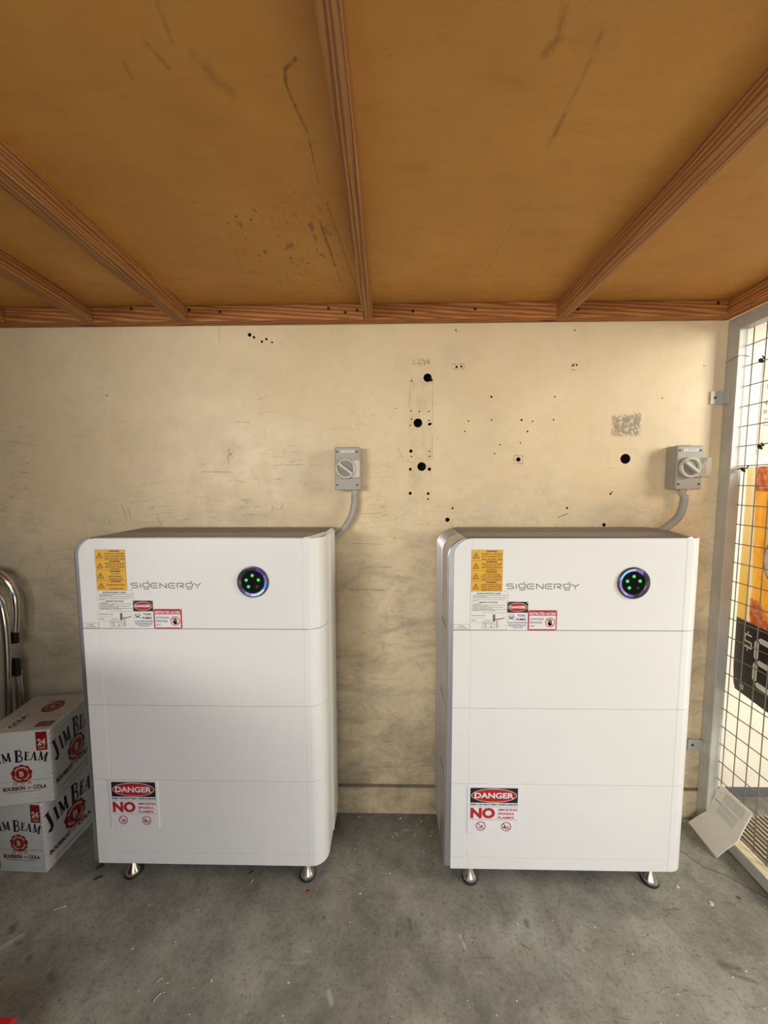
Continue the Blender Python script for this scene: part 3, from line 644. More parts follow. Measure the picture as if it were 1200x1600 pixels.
def carton(loc, rz, label):
    wd, dp, ht = .205, .228, .256
    c = empty('drink_carton', loc, label, 'carton', 'white cartons of canned bourbon and cola', rz)
    # local: front right bottom corner at origin; box spans x -wd..0, y 0..dp
    b = MB(); ch = .004
    o = [(-wd+ch, 0), (-ch, 0), (0, ch), (0, dp-ch), (-ch, dp), (-wd+ch, dp), (-wd, dp-ch), (-wd, ch)]
    i_ = [(-wd+ch*2, ch), (-ch*2, ch), (-ch, ch*2), (-ch, dp-ch*2), (-ch*2, dp-ch), (-wd+ch*2, dp-ch), (-wd+ch, dp-ch*2), (-wd+ch, ch*2)]
    vs = [(x, y, 0) for x, y in i_]+[(x, y, ch*.6) for x, y in o]+[(x, y, ht-ch*.6) for x, y in o]+[(x, y, ht) for x, y in i_]
    fs = [tuple(range(8))]
    for l in range(3):
        for k in range(8): fs.append((l*8+k, l*8+(k+1) % 8, l*8+8+(k+1) % 8, l*8+8+k))
    b.add(vs, fs, 'carton'); b.add([(x, y, ht+.0001) for x, y in i_], [tuple(range(8))], 'cartontop')
    # ragged glued edge flap at the front right corner
    zz_ = .0
    for k in range(14):
        zz_ = ht*(.03+k*.068); b.box((-.0045, -.0008, zz_), (.0012, .0035, zz_+ht*.05), 'carton')
    b.build('box_body', parent=c)
    b = MB(); b.fr((-wd, 0, 0), (1, 0, 0), (0, 0, 1), (0, -1, 0)); carton_face(b, wd, ht, True)
    b.build('front_print', parent=c, fixn=False)
    b = MB(); b.fr((.0008, 0, 0), (0, 1, 0), (0, 0, 1), (1, 0, 0)); carton_face(b, dp, ht, False)
    b.build('side_print', parent=c, fixn=False)
    b = MB(); b.fr((0, 0, ht), (0, 1, 0), (-1, 0, 0), (0, 0, 1)); h = .0006
    b.rect(dp*.10, wd*.06, dp*.22, wd*.30, 'maroon', h); b.text('COLA', dp*.13, wd*.09, dp*.06, wd*.18, 'cartontop', 0, h+.0003)
    b.ell(dp*.62, wd*.40, dp*.15, wd*.16, 'seal', h); b.ring(dp*.62, wd*.40, .02, .022, 'sealin', h+.0003); b.text('B', dp*.59, wd*.37, .012, .012, 'sealin', .02, h+.0006)
    b.text('COLA', dp*.12, wd*.62, dp*.30, wd*.10, 'maroon', .035, h); b.line([(dp*.02, wd*.82), (dp*.98, wd*.82)], .0012, 'maroon', h)
    b.line([(dp*.78, wd*.3), (dp*.78, wd*.6)], .004, 'maroon', h)
    b.build('top_print', parent=c, fixn=False)
    return c
carton((-1.190, -.249, 0), math.radians(-1.5), 'white bourbon and cola carton standing on the floor, lower of two')
carton((-1.152, -.241, .2605), math.radians(9), 'white bourbon and cola carton on top of the other carton')

# ------------------------------------------------------------------ battery units
TRI = 'amberink'
def warn_triangle(b, cx, cy, r, h):
    P = [(cx+r*math.cos(a), cy+r*math.sin(a)) for a in (pi/2, pi/2+2*pi/3, pi/2+4*pi/3)]
    b.line(P+[P[0]], r*.16, TRI, h)
    b.line([(cx+r*.10, cy+r*.5), (cx-r*.14, cy+r*.05), (cx+r*.10, cy+r*.02), (cx-r*.05, cy-r*.32)], r*.14, TRI, h)
def prohibit(b, cx, cy, r, h, kind):
    if kind == 'hand':
        b.ell(cx, cy-r*.35, r*.38, r*.36, 'black', h)
        for i, (dx, l) in enumerate(((-.27, .5), (-.09, .72), (.09, .70), (.27, .52))): b.line([(cx+dx*r, cy-r*.3), (cx+dx*r*1.1, cy+l*r)], r*.15, 'black', h)
        b.line([(cx-r*.3, cy-r*.45), (cx-r*.58, cy+r*.05)], r*.15, 'black', h)
    elif kind == 'cig':
        b.line([(cx-r*.55, cy+r*.05), (cx-r*.45, cy-r*.25)], r*.10, 'greyink', h); b.line([(cx-r*.35, cy-r*.38), (cx+r*.05, cy-r*.40)], r*.20, 'black', h)
        b.line([(cx-r*.1, cy-r*.1), (cx+r*.55, cy+r*.15)], r*.14, 'black', h); b.line([(cx+r*.1, cy-r*.45), (cx+r*.3, cy-r*.05)], r*.10, 'black', h)
    else:
        b.line([(cx-r*.6, cy-r*.35), (cx-r*.35, cy+r*.1), (cx-r*.2, cy-r*.4)], r*.18, 'black', h); b.line([(cx-r*.4, cy-r*.1), (cx+r*.05, cy-r*.55)], r*.2, 'black', h)
        b.line([(cx+r*.1, cy-r*.3), (cx+r*.65, cy+r*.1)], r*.12, 'black', h)
    b.ring(cx, cy, r*.84, r*1.0, 'redtext', h+.0002, 32)
    b.line([(cx-r*.62, cy+r*.62), (cx+r*.62, cy-r*.62)], r*.13, 'redtext', h+.0003)

W = .757; ZB = .092; ZT = 1.174; RC_ = .056; RV = .050
SE = [.3855, .638, .889]
UNITS = []
def battery_unit(X0, label, which):
    root = empty('battery_unit', (X0, -.292, 0), label, 'battery', 'tall white home battery units')
    # ---- covers: plan profile left->right then round corner
    prof = []
    xs = [0, .001, .003, .006, .010, .016, .023, .031, .040, .048, .0530, .0538, .0546, .0554, RC_, .12, .25, .40, .55, .6945, .6953, .6961, .6969, .702]
    for x in xs:
        prof.append((x, .0011 if abs(x-.0542) < .0006 or abs(x-.6957) < .0006 else 0))
    for i in range(1, 11):
        a = pi/2*i/10; prof.append((W-RV+RV*math.sin(a), RV-RV*math.cos(a)))
    prof += [(W, .08), (W, .124)]
    def cover(z0, z1, name, top, bottom=False):
        b = MB(); vs = []; fs = []
        for x, y in prof:
            zt = z1
            if top and x < RC_: zt = min(z1, z1-RC_+math.sqrt(max(0, RC_**2-(RC_-x)**2)))
            zb = z0
            vs.append((x, y, zb)); vs.append((x, y, (zb+zt)/2)); vs.append((x, y, zt))
        for i in range(len(prof)-1):
            for k in range(2): fs.append((i*3+k, i*3+3+k, i*3+4+k, i*3+1+k))
        b.add(vs, fs, 'white')
        # inner skin
        vs2 = []
        for j, (x, y) in enumerate(prof):
            nx = 0 if y < RV*.9 and x < W-RV else -1
            xi, yi = (x, .0035) if x < W-RV+.001 else (W-RV+(x-(W-RV))*.93, .0035+(y)*.99)
            for k in range(3): vs2.append((xi, yi, vs[j*3+k][2]))
        fs2 = [tuple(q for q in f[::-1]) for f in fs]
        b.add(vs2, fs2, 'white')
        n = len(prof); base2 = len(vs)
        rim = []
        for i in range(n-1):
            rim.append((i*3+2, i*3+5, base2+i*3+5, base2+i*3+2)); rim.append((i*3, base2+i*3, base2+i*3+3, i*3+3))
        rim.append((0, 1, base2+1, base2)); rim.append((1, 2, base2+2, base2+1))
        q = (n-1)*3; rim.append((q, base2+q, base2+q+1, q+1)); rim.append((q+1, base2+q+1, base2+q+2, q+2))
        for f in rim: b.f.append(f); b.m.append(b.mi('white')); b.sm.append(False)
        o = b.build(name, parent=root)
        return o
    cover(SE[2]+.0014, ZT, 'controller_cover', True)
    cover(SE[1]+.0006, SE[2]-.0009, 'battery_cover', False)
    cover(SE[0]+.0005, SE[1]-.0006, 'battery_cover', False)
    cover(.1335, SE[0]-.0005, 'battery_cover', False)
    cover(ZB, .1329, 'base_cover', False)
    # ---- shell: rings of the front outline swept back, flared and ribbed on left
    rings = [(.0040, .000), (.0046, .014), (.0075, .0195), (.118, .0185), (.120, .0155), (.125, .0155), (.127, .0205)]
    y = .131
    while y < .245:
        rings += [(y, .0212), (y+.0032, .0212), (y+.0040, .0190), (y+.0060, .0190), (y+.0068, .0212)]; y += .0085
    rings += [(.250, .0205), (.257, .012)]
    N1 = 16
    b = MB(); vs = []; fs = []
    def outline(y, o):
        if y < .124:
            rr = RV-.004
            xr = W-.004 if y > RV else W-.004-rr+math.sqrt(max(0, rr**2-(RV-y)**2))
        else: xr = W+.003
        if y > .235: xr -= (y-.235)*1.0
        if y < .05: xr = min(xr, W-.004)
        pts = [(-o, ZB+.004, 0), (-o, .4, 0), (-o, .8, 0)]
        for i in range(N1+1):
            a = pi-(pi/2)*i/N1; nx, nz = math.cos(a), math.sin(a)
            pts.append((RC_+nx*RC_+nx*o, ZT-.0006-RC_+nz*RC_+nz*o*.25, 0))
        pts += [(.3, ZT-.0006+o*.25, 0), (xr-.012, ZT-.0006+o*.25, 0), (xr, ZT-.004, 0), (xr, .6, 0), (xr, ZB+.002, 0), (.3, ZB+.002, 0)]
        return pts
    for y, o in rings:
        pts = outline(y, o); K = len(pts)
        for x, z, _ in pts: vs.append((x, y, z))
    n_l = 3+N1
    for j in range(len(rings)-1):
        for k in range(K):
            k2 = (k+1) % K
            f = (j*K+k, j*K+k2, (j+1)*K+k2, (j+1)*K+k)
            if k < n_l-3: mt = 'silver'
            elif k < n_l+2: mt = 'shelltop'
            elif k < K-2: mt = 'offwhite'
            else: mt = 'shelltop'
            b.add([vs[i] for i in f], [(0, 1, 2, 3)], mt)
    b.add(vs[:K], [tuple(range(K))], 'shelltop'); b.add(vs[-K:], [tuple(range(K))[::-1]], 'shelltop')
    for z_ in SE+[.134]: b.box((-.0200, .0080, z_-.0008), (-.0180, .117, z_+.0008), 'logoink')
    sh = b.build('rear_shell', parent=root)
    bm = bmesh.new(); bm.from_mesh(sh.data); bmesh.ops.remove_doubles(bm, verts=bm.verts, dist=1e-6); bmesh.ops.recalc_face_normals(bm, faces=bm.faces); bm.to_mesh(sh.data); bm.free()
    # ---- feet
    for fx, fy in ((.075, .052), (.680, .052), (.075, .215), (.680, .215)):
        b = MB(); b.rev([(.0075, .034), (.0075, .0925)], 'chrome', 16, (fx, fy, 0)); b.rev([(.011, .060), (.011, .068)], 'chrome', 6, (fx, fy, 0), smooth=False)
        b.rev([(.025, .007), (.0255, .011), (.022, .018), (.011, .037), (.009, .043), (.0078, .045)], 'chrome', 28, (fx, fy, 0))
        b.rev([(.026, 0), (.0275, .003), (.0268, .0085), (.024, .009)], 'rubber', 28, (fx, fy, 0)); b.build('levelling_foot', parent=root)
    # ---- logo
    b = MB(); logo(b, .160, 1.019, .0160, 'logoink', .0003); b.build('brand_lettering', parent=root, fixn=False, label='thin grey lettering on the white cover')
    # ---- status display
    cx, cz_ = (.542, 1.0395) if which == 0 else (.541, 1.0385)
    b = MB()
    b.rev([(.0485, 0), (.0485, .004), (.046, .0055), (.0435, .0045), (.036, .0020), (.0355, .0015)], 'bezel', 64, (cx, 0, cz_), (0, -1, 0))
    dp = b.build('status_display', parent=root)
    b = MB(); b.rev([(.0350, .001), (.0350, .0032), (.0345, .0034)], 'blackgloss', 48, (cx, 0, cz_), (0, -1, 0), False); b.build('display_glass', parent=dp)
    seq = ['dim']*1
    if which == 0: C_ = [(-70, -35, 'white'), (-35, 0, 'blue'), (0, 30, 'violet'), (30, 75, 'purple'), (75, 110, 'dim'), (215, 235, 'dim'), (235, 262, 'violet'), (262, 290, 'pale')]
    else: C_ = [(50, 85, 'violet'), (85, 120, 'pale'), (120, 165, 'sky'), (165, 195, 'violet'), (195, 240, 'violet'), (240, 268, 'purple'), (20, 50, 'dim')]
    for a0, a1, c_ in C_:
        b = MB(); b.fr((cx, 0, cz_)); vs = []; fs = []; n = 10
        for i in range(n+1):
            a = math.radians(a0+(a1-a0)*i/n)
            for r, hh in ((.0365, .0028), (.0395, .0040), (.0440, .0056)): vs.append(b.pt(r*math.cos(a), r*math.sin(a), hh))
        for i in range(n):
            for k in range(2): fs.append((i*3+k, i*3+k+1, i*3+k+4, i*3+k+3))
        b.add(vs, fs, 'ring_'+c_, True); b.build('ring_light', parent=dp, fixn=False)
    for i, (dx, dz) in enumerate(((-.001, .0205), (-.0200, .0060), (.0175, .0065), (-.0135, -.0145))):
        b = MB(); b.rev([(.0048, .0033), (.0048, .0042), (.0036, .0047)], 'ledgreen', 18, (cx+dx, 0, cz_+dz), (0, -1, 0), False); b.build('led_dot', parent=dp)
    b = MB(); b.rev([(.0045, .0033), (.0045, .0040)], 'bezel', 18, (cx+.0125, 0, cz_-.0145), (0, -1, 0), False); b.build('led_dot', parent=dp, label='unlit indicator dot')
    # ---- amber warning label
    b = MB(); x0, x1, z0, z1 = .053, .1465, 1.012, 1.1388
    b.rect(x0-.0006, z0-.0006, x1+.0006, z1+.0006, 'amberink', .0003); b.rect(x0, z0, x1, z1, 'yellow', .0005)
    rows = [['PV ARRAY D.C. ISOLATORS', 'DO NOT DE-ENERGIZE THE PV', 'ARRAY AND ARRAY CABLES'], ['MULTIPLE D.C. SOURCES', 'TURN OFF ALL D.C.', 'ISOLATORS TO ISOLATE', 'EQUIPMENT'],
            ['DO NOT', 'DISCONNECT', 'UNDER LOAD'] if which == 0 else ['ARC FLASH HAZARD', 'DO NOT WORK ON ENERGIZED', 'FOLLOW SAFE WORK PRACTICES', 'IN SERVICE OF THIS EQUIPMENT'],
            ['ALTERNATIVE SUPPLY', 'TO BE ISOLATED'] if which == 0 else ['ALTERNATIVE SUPPLY CIRCUITS', 'WILL STILL BE ENERGISED DURING', 'A LOSS OF MAIN SWITCH WHEN', 'THE MAIN SWITCH OPEN IS OFF']]
    rh = (z1-z0)/4
    for i, rw in enumerate(rows):
        zt = z1-i*rh
        if i: b.rect(x0, zt-.0004, x1, zt+.0004, 'amberink', .0008)
        warn_triangle(b, x0+.0135, zt-rh*.62, .0108, .0008)
        mx = x0+.0275+(x1-x0-.0275)/2
        b.text('WARNING', mx-.017, zt-.0065, .034, .0048, 'amberink', .03, .0008)
        k = len(rw); lh = (rh-.0085)/k
        for j, t in enumerate(rw):
            wd = min(.062, len(t)*.0033 if i != 2 or which else len(t)*.0044)
            b.text(t, mx-wd/2, zt-.0082-(j+1)*lh+lh*.25, wd, min(.0042, lh*.62), 'amberink', .012, .0008)
    b.build('warning_label', parent=root, fixn=False, label='amber four-row warning sticker')
    # ---- procedure label
    b = MB(); x0, x1, z0, z1 = .052, .1645, .8905, 1.0112
    b.rect(x0-.0005, z0-.0005, x1+.0005, z1+.0005, 'greyink', .0003); b.rect(x0, z0, x1, z1, 'paperlabel', .0005)
    b.text('SHUTDOWN PROCEDURE - ON GRID', x0+.018, z1-.0085, .073, .0042, 'black', .01, .0008)
    lines = [('1. TURN OFF MAIN SWITCH INVERTER SUPPLY IN SWITCHBOARD AND LOCK OUT DEVICE', .005, .106, .0135), ('SWITCH IN THE OFF POSITION', .005, .042, .0170),
             ('2. TURN OFF THE BATTERY SYSTEM USING THE POWER BUTTON ON THE INVERTER', .005, .104, .0205), ('3. TURN OFF THE D.C. ISOLATORS ADJACENT THE INVERTER AND BATTERY', .005, .100, .0270), ('ISOLATOR OFF', .005, .018, .0305),
             ('1. IN EMERGENCY', .005, .028, .0405), ('2. TURN OFF MAIN SWITCH INVERTER SUPPLY AND BATTERY ISOLATOR', .005, .100, .0440), ('ISOLATOR IN OFF POSITION', .005, .048, .0475), ('3. TURN OFF ALL POWER TO INVERTER AND BATTERY', .005, .095, .0510), ('PROCEED WITH ISOLATION', .005, .060, .0545), ('4. CHECK ALL ARE ISOLATED OR DISCONNECTED BY TESTING ALL OF THEM', .005, .104, .0580), ('INSTRUCTIONS', .005, .070, .0610)]
    for t, dx, wd, dz in lines: b.text(t, x0+dx, z1-dz, wd, .0021, 'greyink', .008, .0008)
    b.text('EMERGENCY PROCEDURE', x0+.026, z1-.0360, .056, .0036, 'black', .01, .0008)
    b.line([(x0+.036, z1-.0665), (x1-.004, z1-.0665)], .0008, 'greyink', .0008)
    b.text('INSTALLER CONTACT DETAILS', x0+.003, z1-.0765, .043, .0022, 'black', .01, .0008); b.line([(x0+.003, z1-.083), (x0+.044, z1-.083)], .0005, 'greyink', .0008)
    b.text('SERVICE', x0+.003, z1-.0915, .015, .0022, 'black', .01, .0008); b.line([(x0+.003, z1-.097), (x0+.070, z1-.097)], .0005, 'greyink', .0008)
    b.text('BATTERY', x0+.041, z1-.0925, .022, .0024, 'greyink', .01, .0008)
    b.line([(x0+.037, z0+.006), (x0+.073, z0+.006), (x0+.073, z0+.022), (x0+.037, z0+.022), (x0+.037, z0+.006)], .0009, 'greyink', .0008)
    b.rect(x0+.045, z0+.008, x0+.048, z0+.014, 'greyink', .0008); b.rect(x0+.062, z0+.008, x0+.066, z0+.012, 'greyink', .0008); b.text('BESS', x0+.040, z0+.0165, .012, .0028, 'greyink', 0, .0008); b.text('UPS', x0+.058, z0+.0165, .011, .0028, 'greyink', 0, .0008)
    b.rect(x0+.0685, z0+.026, x0+.0755, z0+.049, 'logoink', .0008); b.line([(x0+.074, z0+.033), (x0+.088, z0+.034), (x0+.104, z0+.038)], .0022, 'black', .0009)
    b.line([(x0+.0805, z0+.006), (x0+.0805, z0+.031)], .0022, 'greyink', .0008); b.line([(x0+.086, z0+.006), (x0+.086, z0+.028)], .0008, 'greyink', .0008)
    b.build('procedure_label', parent=root, fixn=False, label='pale shutdown procedure sticker of small print')
    # ---- toxic fumes sign
    b = MB(); x0, x1, z0, z1 = .164, .2265, .8905, .9795
    b.fbox(x0, x1, z0, z1, .0002, .0014, 'label'); H = .0017
    zc = z1-.034
    b.rect(x0, zc, x1, z1, 'black', H); cxx = (x0+x1)/2; czz = (zc+z1)/2
    b.ell(cxx, czz, .0290, .0138, 'label', H+.0002); b.ell(cxx, czz, .0280, .0128, 'red', H+.0004)
    b.text('DANGER', cxx-.0245, czz-.0038, .049, .0082, 'label', .035, H+.0007)
    for sx in (x0+.003, x1-.003): b.ell(sx, z1-.003, .0014, .0014, 'label', H+.0003, 12)
    sx, sz = x0+.0130, z0+.0455
    b.ring(sx, sz, .0068, .0078, 'greyink', H, 24, .85); b.ell(sx-.0028, sz-.0015, .0018, .0014, 'greyink', H, 12); b.ell(sx+.0028, sz-.0015, .0018, .0014, 'greyink', H, 12)
    b.rect(sx-.0035, sz-.0095, sx+.0035, sz-.0062, 'greyink', H); b.line([(sx-.010, sz-.003), (sx+.010, sz-.013)], .0018, 'greyink', H); b.line([(sx-.010, sz-.013), (sx+.010, sz-.003)], .0018, 'greyink', H)
    b.text('TOXIC', x0+.0305, z0+.0425, .0255, .0068, 'black', .02, H); b.text('FUMES', x0+.0275, z0+.0305, .0295, .0068, 'black', .02, H)
    b.text('DO NOT ENTER THIS ROOM', x0+.002, z0+.0215, .0575, .0038, 'black', .005, H)
    for i, (t, wd) in enumerate((('BEFORE WEARING PERSONAL SAFETY', .055), ('EQUIPMENT AND TURNING ON', .052), ('THE FANS', .030))): b.text(t, cxx-wd/2, z0+.0155-i*.0045, wd, .0026, 'black', .008, H)
    b.build('toxic_fumes_sign', parent=root, fixn=False)
    # ---- restricted access sign
    b = MB(); x0, x1, z0, z1 = .2275, .3150, .8905, .9528
    b.fbox(x0, x1, z0, z1, .0002, .0014, 'red'); H = .0017
    b.rect(x0+.0035, z0+.0035, x1-.0035, z1-.0165, 'label', H)
    b.text('RESTRICTED ACCESS', x0+.0035, z1-.0145, .080, .0085, 'label', .02, H)
    for i, t in enumerate(('AUTHORIZED', 'PERSONNEL', 'ONLY')): b.text(t, x0+.006, z0+.0320-i*.0110, (.042, .038, .016)[i], .0062, 'black', .004, H)
    prohibit(b, x1-.0205, z0+.0245, .0150, H, 'hand')
    for sx in (x0+.002, x1-.002):
        for sz in (z0+.002, z1-.002): b.ell(sx, sz, .0012, .0012, 'label', H+.0003, 10)
    b.build('restricted_access_sign', parent=root, fixn=False)
    # ---- little isolator label
    b = MB(); x0, x1, z0, z1 = .0015, .0505, .8905, .9075
    b.rect(x0, z0, x1, z1, 'greyink', .0003); b.rect(x0+.0006, z0+.0006, x1-.0006, z1-.0006, 'paperlabel', .0006)
    b.text('PV ARRAY', x0+.0135, z0+.0100, .020, .0034, 'greyink', .0, .0009); b.text('D.C. ISOLATOR', x0+.0075, z0+.0042, .032, .0034, 'greyink', .0, .0009)
    b.build('isolator_label', parent=root, fixn=False)
    # ---- big danger sign
    b = MB(); x0, x1, z0, z1 = (.052, .2100, .221, .385) if which == 0 else (.053, .2185, .217, .3795)
    b.fbox(x0, x1, z0, z1, .0002, .0020, 'label'); H = .0023; w_ = x1-x0; h_ = z1-z0
    P = lambda u, v: (x0+u*w_, z0+v*h_)
    a = P(.045, .655); c = P(.955, .965); b.rect(*a, *c, 'black', H)
    e = P(.5, .81); b.ell(e[0], e[1], w_*.435, h_*.142, 'label', H+.0002, 56); b.ell(e[0], e[1], w_*.425, h_*.132, 'red', H+.0004, 56)
    a = P(.125, .752); b.text('DANGER', a[0], a[1], w_*.75, h_*.118, 'label', .022, H+.0007)
    a = P(.045, .602); b.text('RISK OF BATTERY EXPLOSION', a[0], a[1], w_*.91, h_*.033, 'black', .018, H)
    a = P(.045, .568); b.rect(a[0], a[1], x0+w_*.955, a[1]+h_*.005, 'greyink', H)
    a = P(.05, .325); b.text('NO', a[0], a[1], w_*.475, h_*.225, 'red', .045, H)
    for i, (t, ww) in enumerate((('SMOKING', .37), ('SPARKS', .31), ('FLAMES', .31))): a = P(.58, .488-i*.083); b.text(t, a[0], a[1], w_*ww, h_*.047, 'redtext', .02, H)
    a = P(.045, .297); b.rect(a[0], a[1], x0+w_*.955, a[1]+h_*.005, 'greyink', H)
    a = P(.255, .165); prohibit(b, *a, w_*.095, H, 'cig'); a = P(.745, .158); prohibit(b, *a, w_*.095, H, 'flame')
    b.build('battery_danger_sign', parent=root, fixn=False)
    return root
battery_unit(-.9655, 'tall white battery unit on the left, beside the stacked bourbon cartons', 0)
battery_unit(.1930, 'tall white battery unit on the right, nearest to the mesh gate', 1)

# ------------------------------------------------------------------ isolators
def isolator(xl, zb, label, flap):
    wd, ht, dp = .0925, .156, .056
    root = empty('isolator_switch', (xl+wd/2, 0, zb), label, 'switch', 'grey rotary isolator switches on the back wall')
    b = MB(); x0, x1 = -wd/2, wd/2
    b.box((x0, -.040, 0), (x1, -.001, ht), 'iso'); b.build('housing', parent=root, bevel=.004)
    b = MB(); b.box((x0-.0005, -dp, -.0005), (x1+.0005, -.0408, ht+.0005), 'iso'); b.build('front_cover', parent=root, bevel=.004)
    b = MB(); b.box((x1-.046, -dp-.007, ht*.29), (x1-.001, -dp, ht*.70), 'isolid'); b.build('lock_plate', parent=root, bevel=.002)
    kx, kz = x0+.040, ht*.50
    b = MB(); b.rev([(.037, dp), (.037, dp+.012), (.034, dp+.016), (.0295, dp+.016), (.027, dp+.010), (.0268, dp+.006)], 'isolid', 40, (kx, 0, kz), (0, -1, 0)); b.build('rotary_ring', parent=root)
    b = MB(); b.rev([(.0266, dp), (.0266, dp+.0085)], 'isodark', 32, (kx, 0, kz), (0, -1, 0), False)
    kn = b.build('knob_dial', parent=root)
    b = MB(); b.fr((kx, -dp-.008, kz), (math.cos(-.65), 0, math.sin(-.65)), (math.sin(.65), 0, math.cos(.65)), (0, -1, 0)); b.fbox(-.031, .031, -.0052, .0052, 0, .016, 'isolid')
    b.build('knob_handle', parent=kn, bevel=.002)
    b = MB(); b.fr((0, -dp, 0)); b.rect(x0+.020, ht*.865, x0+.072, ht*.935, 'greyink', .0006); b.rect(x0+.0207, ht*.869, x0+.0713, ht*.931, 'label', .0009); b.text('D.C. ISOLATOR', x0+.024, ht*.888, .043, .005, 'amberink', 0, .0012)
    b.build('name_label', parent=root, fixn=False)
    for sx in (x0+.009, x1-.011):
        for sz in (.019, ht-.017):
            b = MB(); b.rev([(.0036, 0), (.0036, .0012)], 'screw', 14, (sx, -dp-.0002, sz), (0, -1, 0), False); b.build('screw', parent=root)
    b = MB(); gx = x1-.026 if not flap else x0+.050
    b.rev([(.0125, 0), (.0125, .006), (.0105, .007), (.0105, .024)], 'isolid', 18, (gx, -.026, 0), (0, 0, -1)); b.build('conduit_gland', parent=root)
    if flap:
        b = MB(); b.box((x1-.006, -dp-.018, ht*.30), (x1+.016, -dp-.004, ht*.72), 'clear'); b.box((x1-.010, -dp-.015, ht*.62), (x1+.004, -dp-.002, ht*.70), 'isolid'); b.build('lock_flap', parent=root, bevel=.002)
        b = MB(); b.box((x0+.03, -.03, ht), (x0+.064, -.004, ht+.004), 'screw'); b.build('mounting_tab', parent=root)
    return root
isolator(-.2025, 1.3165, 'grey isolator switch on the wall above the left battery unit', False)
isolator(1.0245, 1.3165, 'grey isolator switch with clear lock flap beside the mesh gate', True)
b = MB(); b.tube([(-.136, -.026, 1.296), (-.1365, -.027, 1.262), (-.147, -.030, 1.220), (-.176, -.030, 1.172), (-.214, -.026, 1.135), (-.243, -.017, 1.108), (-.26, -.0165, 1.075)], .0118, 'conduit', 14, 12, .012)
b.build('electrical_conduit', label='bent grey conduit from the left isolator down behind the left unit', cat='conduit', group='grey conduits below the isolators')
b = MB(); b.tube([(1.0815, -.026, 1.296), (1.0795, -.027, 1.262), (1.062, -.030, 1.215), (1.026, -.027, 1.178), (.985, -.017, 1.146), (.96, -.0165, 1.11)], .0125, 'conduit', 14, 12, .035)
b.build('electrical_conduit', label='curved grey conduit from the right isolator down behind the right unit', cat='conduit', group='grey conduits below the isolators')

# ------------------------------------------------------------------ tubular frame at left edge
fr = empty('folding_frame', (-1.47, -.06, 0), 'dark chrome bent-tube frame leaning on the wall behind the cartons', 'frame')
FL = Vector((-1.47, -.06, 0))
def fb(b, n, **k): o = b.build(n, parent=fr, **k); o.matrix_parent_inverse = Matrix.Translation(-FL)
b = MB(); b.tube([(-1.62, -.05, 1.00), (-1.52, -.05, 1.012), (-1.465, -.05, .985), (-1.437, -.05, .93), (-1.434, -.05, .86), (-1.444, -.05, .775)], .0125, 'chrome', 16, 10); fb(b, 'outer_tube')
b = MB(); b.tube([(-1.64, -.075, .95), (-1.53, -.075, .965), (-1.475, -.075, .925), (-1.456, -.075, .85), (-1.455, -.075, .70), (-1.475, -.075, .40), (-1.487, -.075, .012)], .0125, 'chrome', 16, 10); fb(b, 'inner_tube')
b = MB(); b.tube([(-1.452, -.045, .62), (-1.458, -.045, .40), (-1.468, -.045, .012)], .0125, 'chrome', 16, 10); fb(b, 'lower_tube')
b = MB(); b.box((-1.475, -.058, .73), (-1.436, -.044, .775), 'rubber'); fb(b, 'bracket', bevel=.003)
b = MB(); b.box((-1.475, -.058, .60), (-1.438, -.044, .67), 'rubber'); fb(b, 'bracket', bevel=.003)

# ------------------------------------------------------------------ booklet leaning on the gate
bk = MB(); 
A = Vector((1.176, -.028, .004)); Bq = Vector((1.166, -.164, .004)); Cq = Vector((1.2175, -.182, .084)); F = Vector((1.2175, -.062, .086)); E_ = Vector((1.2565, -.066, .196)); D_ = Vector((1.2565, -.186, .194))
def slab(b, p, mat, th=.004, sub=6):
    n = (p[1]-p[0]).cross(p[3]-p[0]).normalized()
    if n.x > 0: n = -n
    vs = []
    for off in (0, th):
        for i in range(sub+1):
            for j in range(sub+1):
                u, v = i/sub, j/sub
                q = (p[0]*(1-u)*(1-v)+p[1]*u*(1-v)+p[2]*u*v+p[3]*(1-u)*v)+n*(off+.004*math.sin(pi*v)*.6)
                vs.append(q)
    fs = []; k = sub+1; m_ = k*k
    for i in range(sub):
        for j in range(sub):
            fs.append((i*k+j, i*k+j+1, (i+1)*k+j+1, (i+1)*k+j)); fs.append(tuple(m_+q for q in (i*k+j, (i+1)*k+j, (i+1)*k+j+1, i*k+j+1)))
    for i in range(sub):
        for a, c in ((i, i+1), (sub*k+i, sub*k+i+1), (i*k, (i+1)*k), (i*k+sub, (i+1)*k+sub)): fs.append((a, c, m_+c, m_+a))
    b.add(vs, fs, mat)
    return n
root = empty('instruction_booklet', (1.19, -.1, 0), 'open white instruction booklet leaning against the gate bottom rail', 'booklet')
RL = Vector((1.19, -.1, 0))
b = MB(); slab(b, [A, Bq, Cq, F], 'booklet'); o = b.build('lower_page', parent=root); o.matrix_parent_inverse = Matrix.Translation(-RL)
b = MB(); n = slab(b, [F, Cq, D_, E_], 'booklet'); o = b.build('upper_page', parent=root); o.matrix_parent_inverse = Matrix.Translation(-RL)
b = MB(); b.fr(F+n*.0068, Cq-F, E_-F, n)
hu = (Cq-F).length; hv = (E_-F).length
b.rect(hu*.26, hv*.62, hu*.86, hv*.90, 'bookgrey', .0004); b.rect(hu*.22, hv*.42, hu*.80, hv*.54, 'bookgrey', .0004); b.rect(hu*.22, hv*.20, hu*.78, hv*.37, 'bookgrey', .0004)
b.rect(hu*.04, hv*.50, hu*.26, hv*.525, 'bookink', .0004); b.rect(hu*.06, hv*.80, hu*.18, hv*.82, 'bookgrey', .0004)
o = b.build('page_print', parent=root, fixn=False); o.matrix_parent_inverse = Matrix.Translation(-RL)

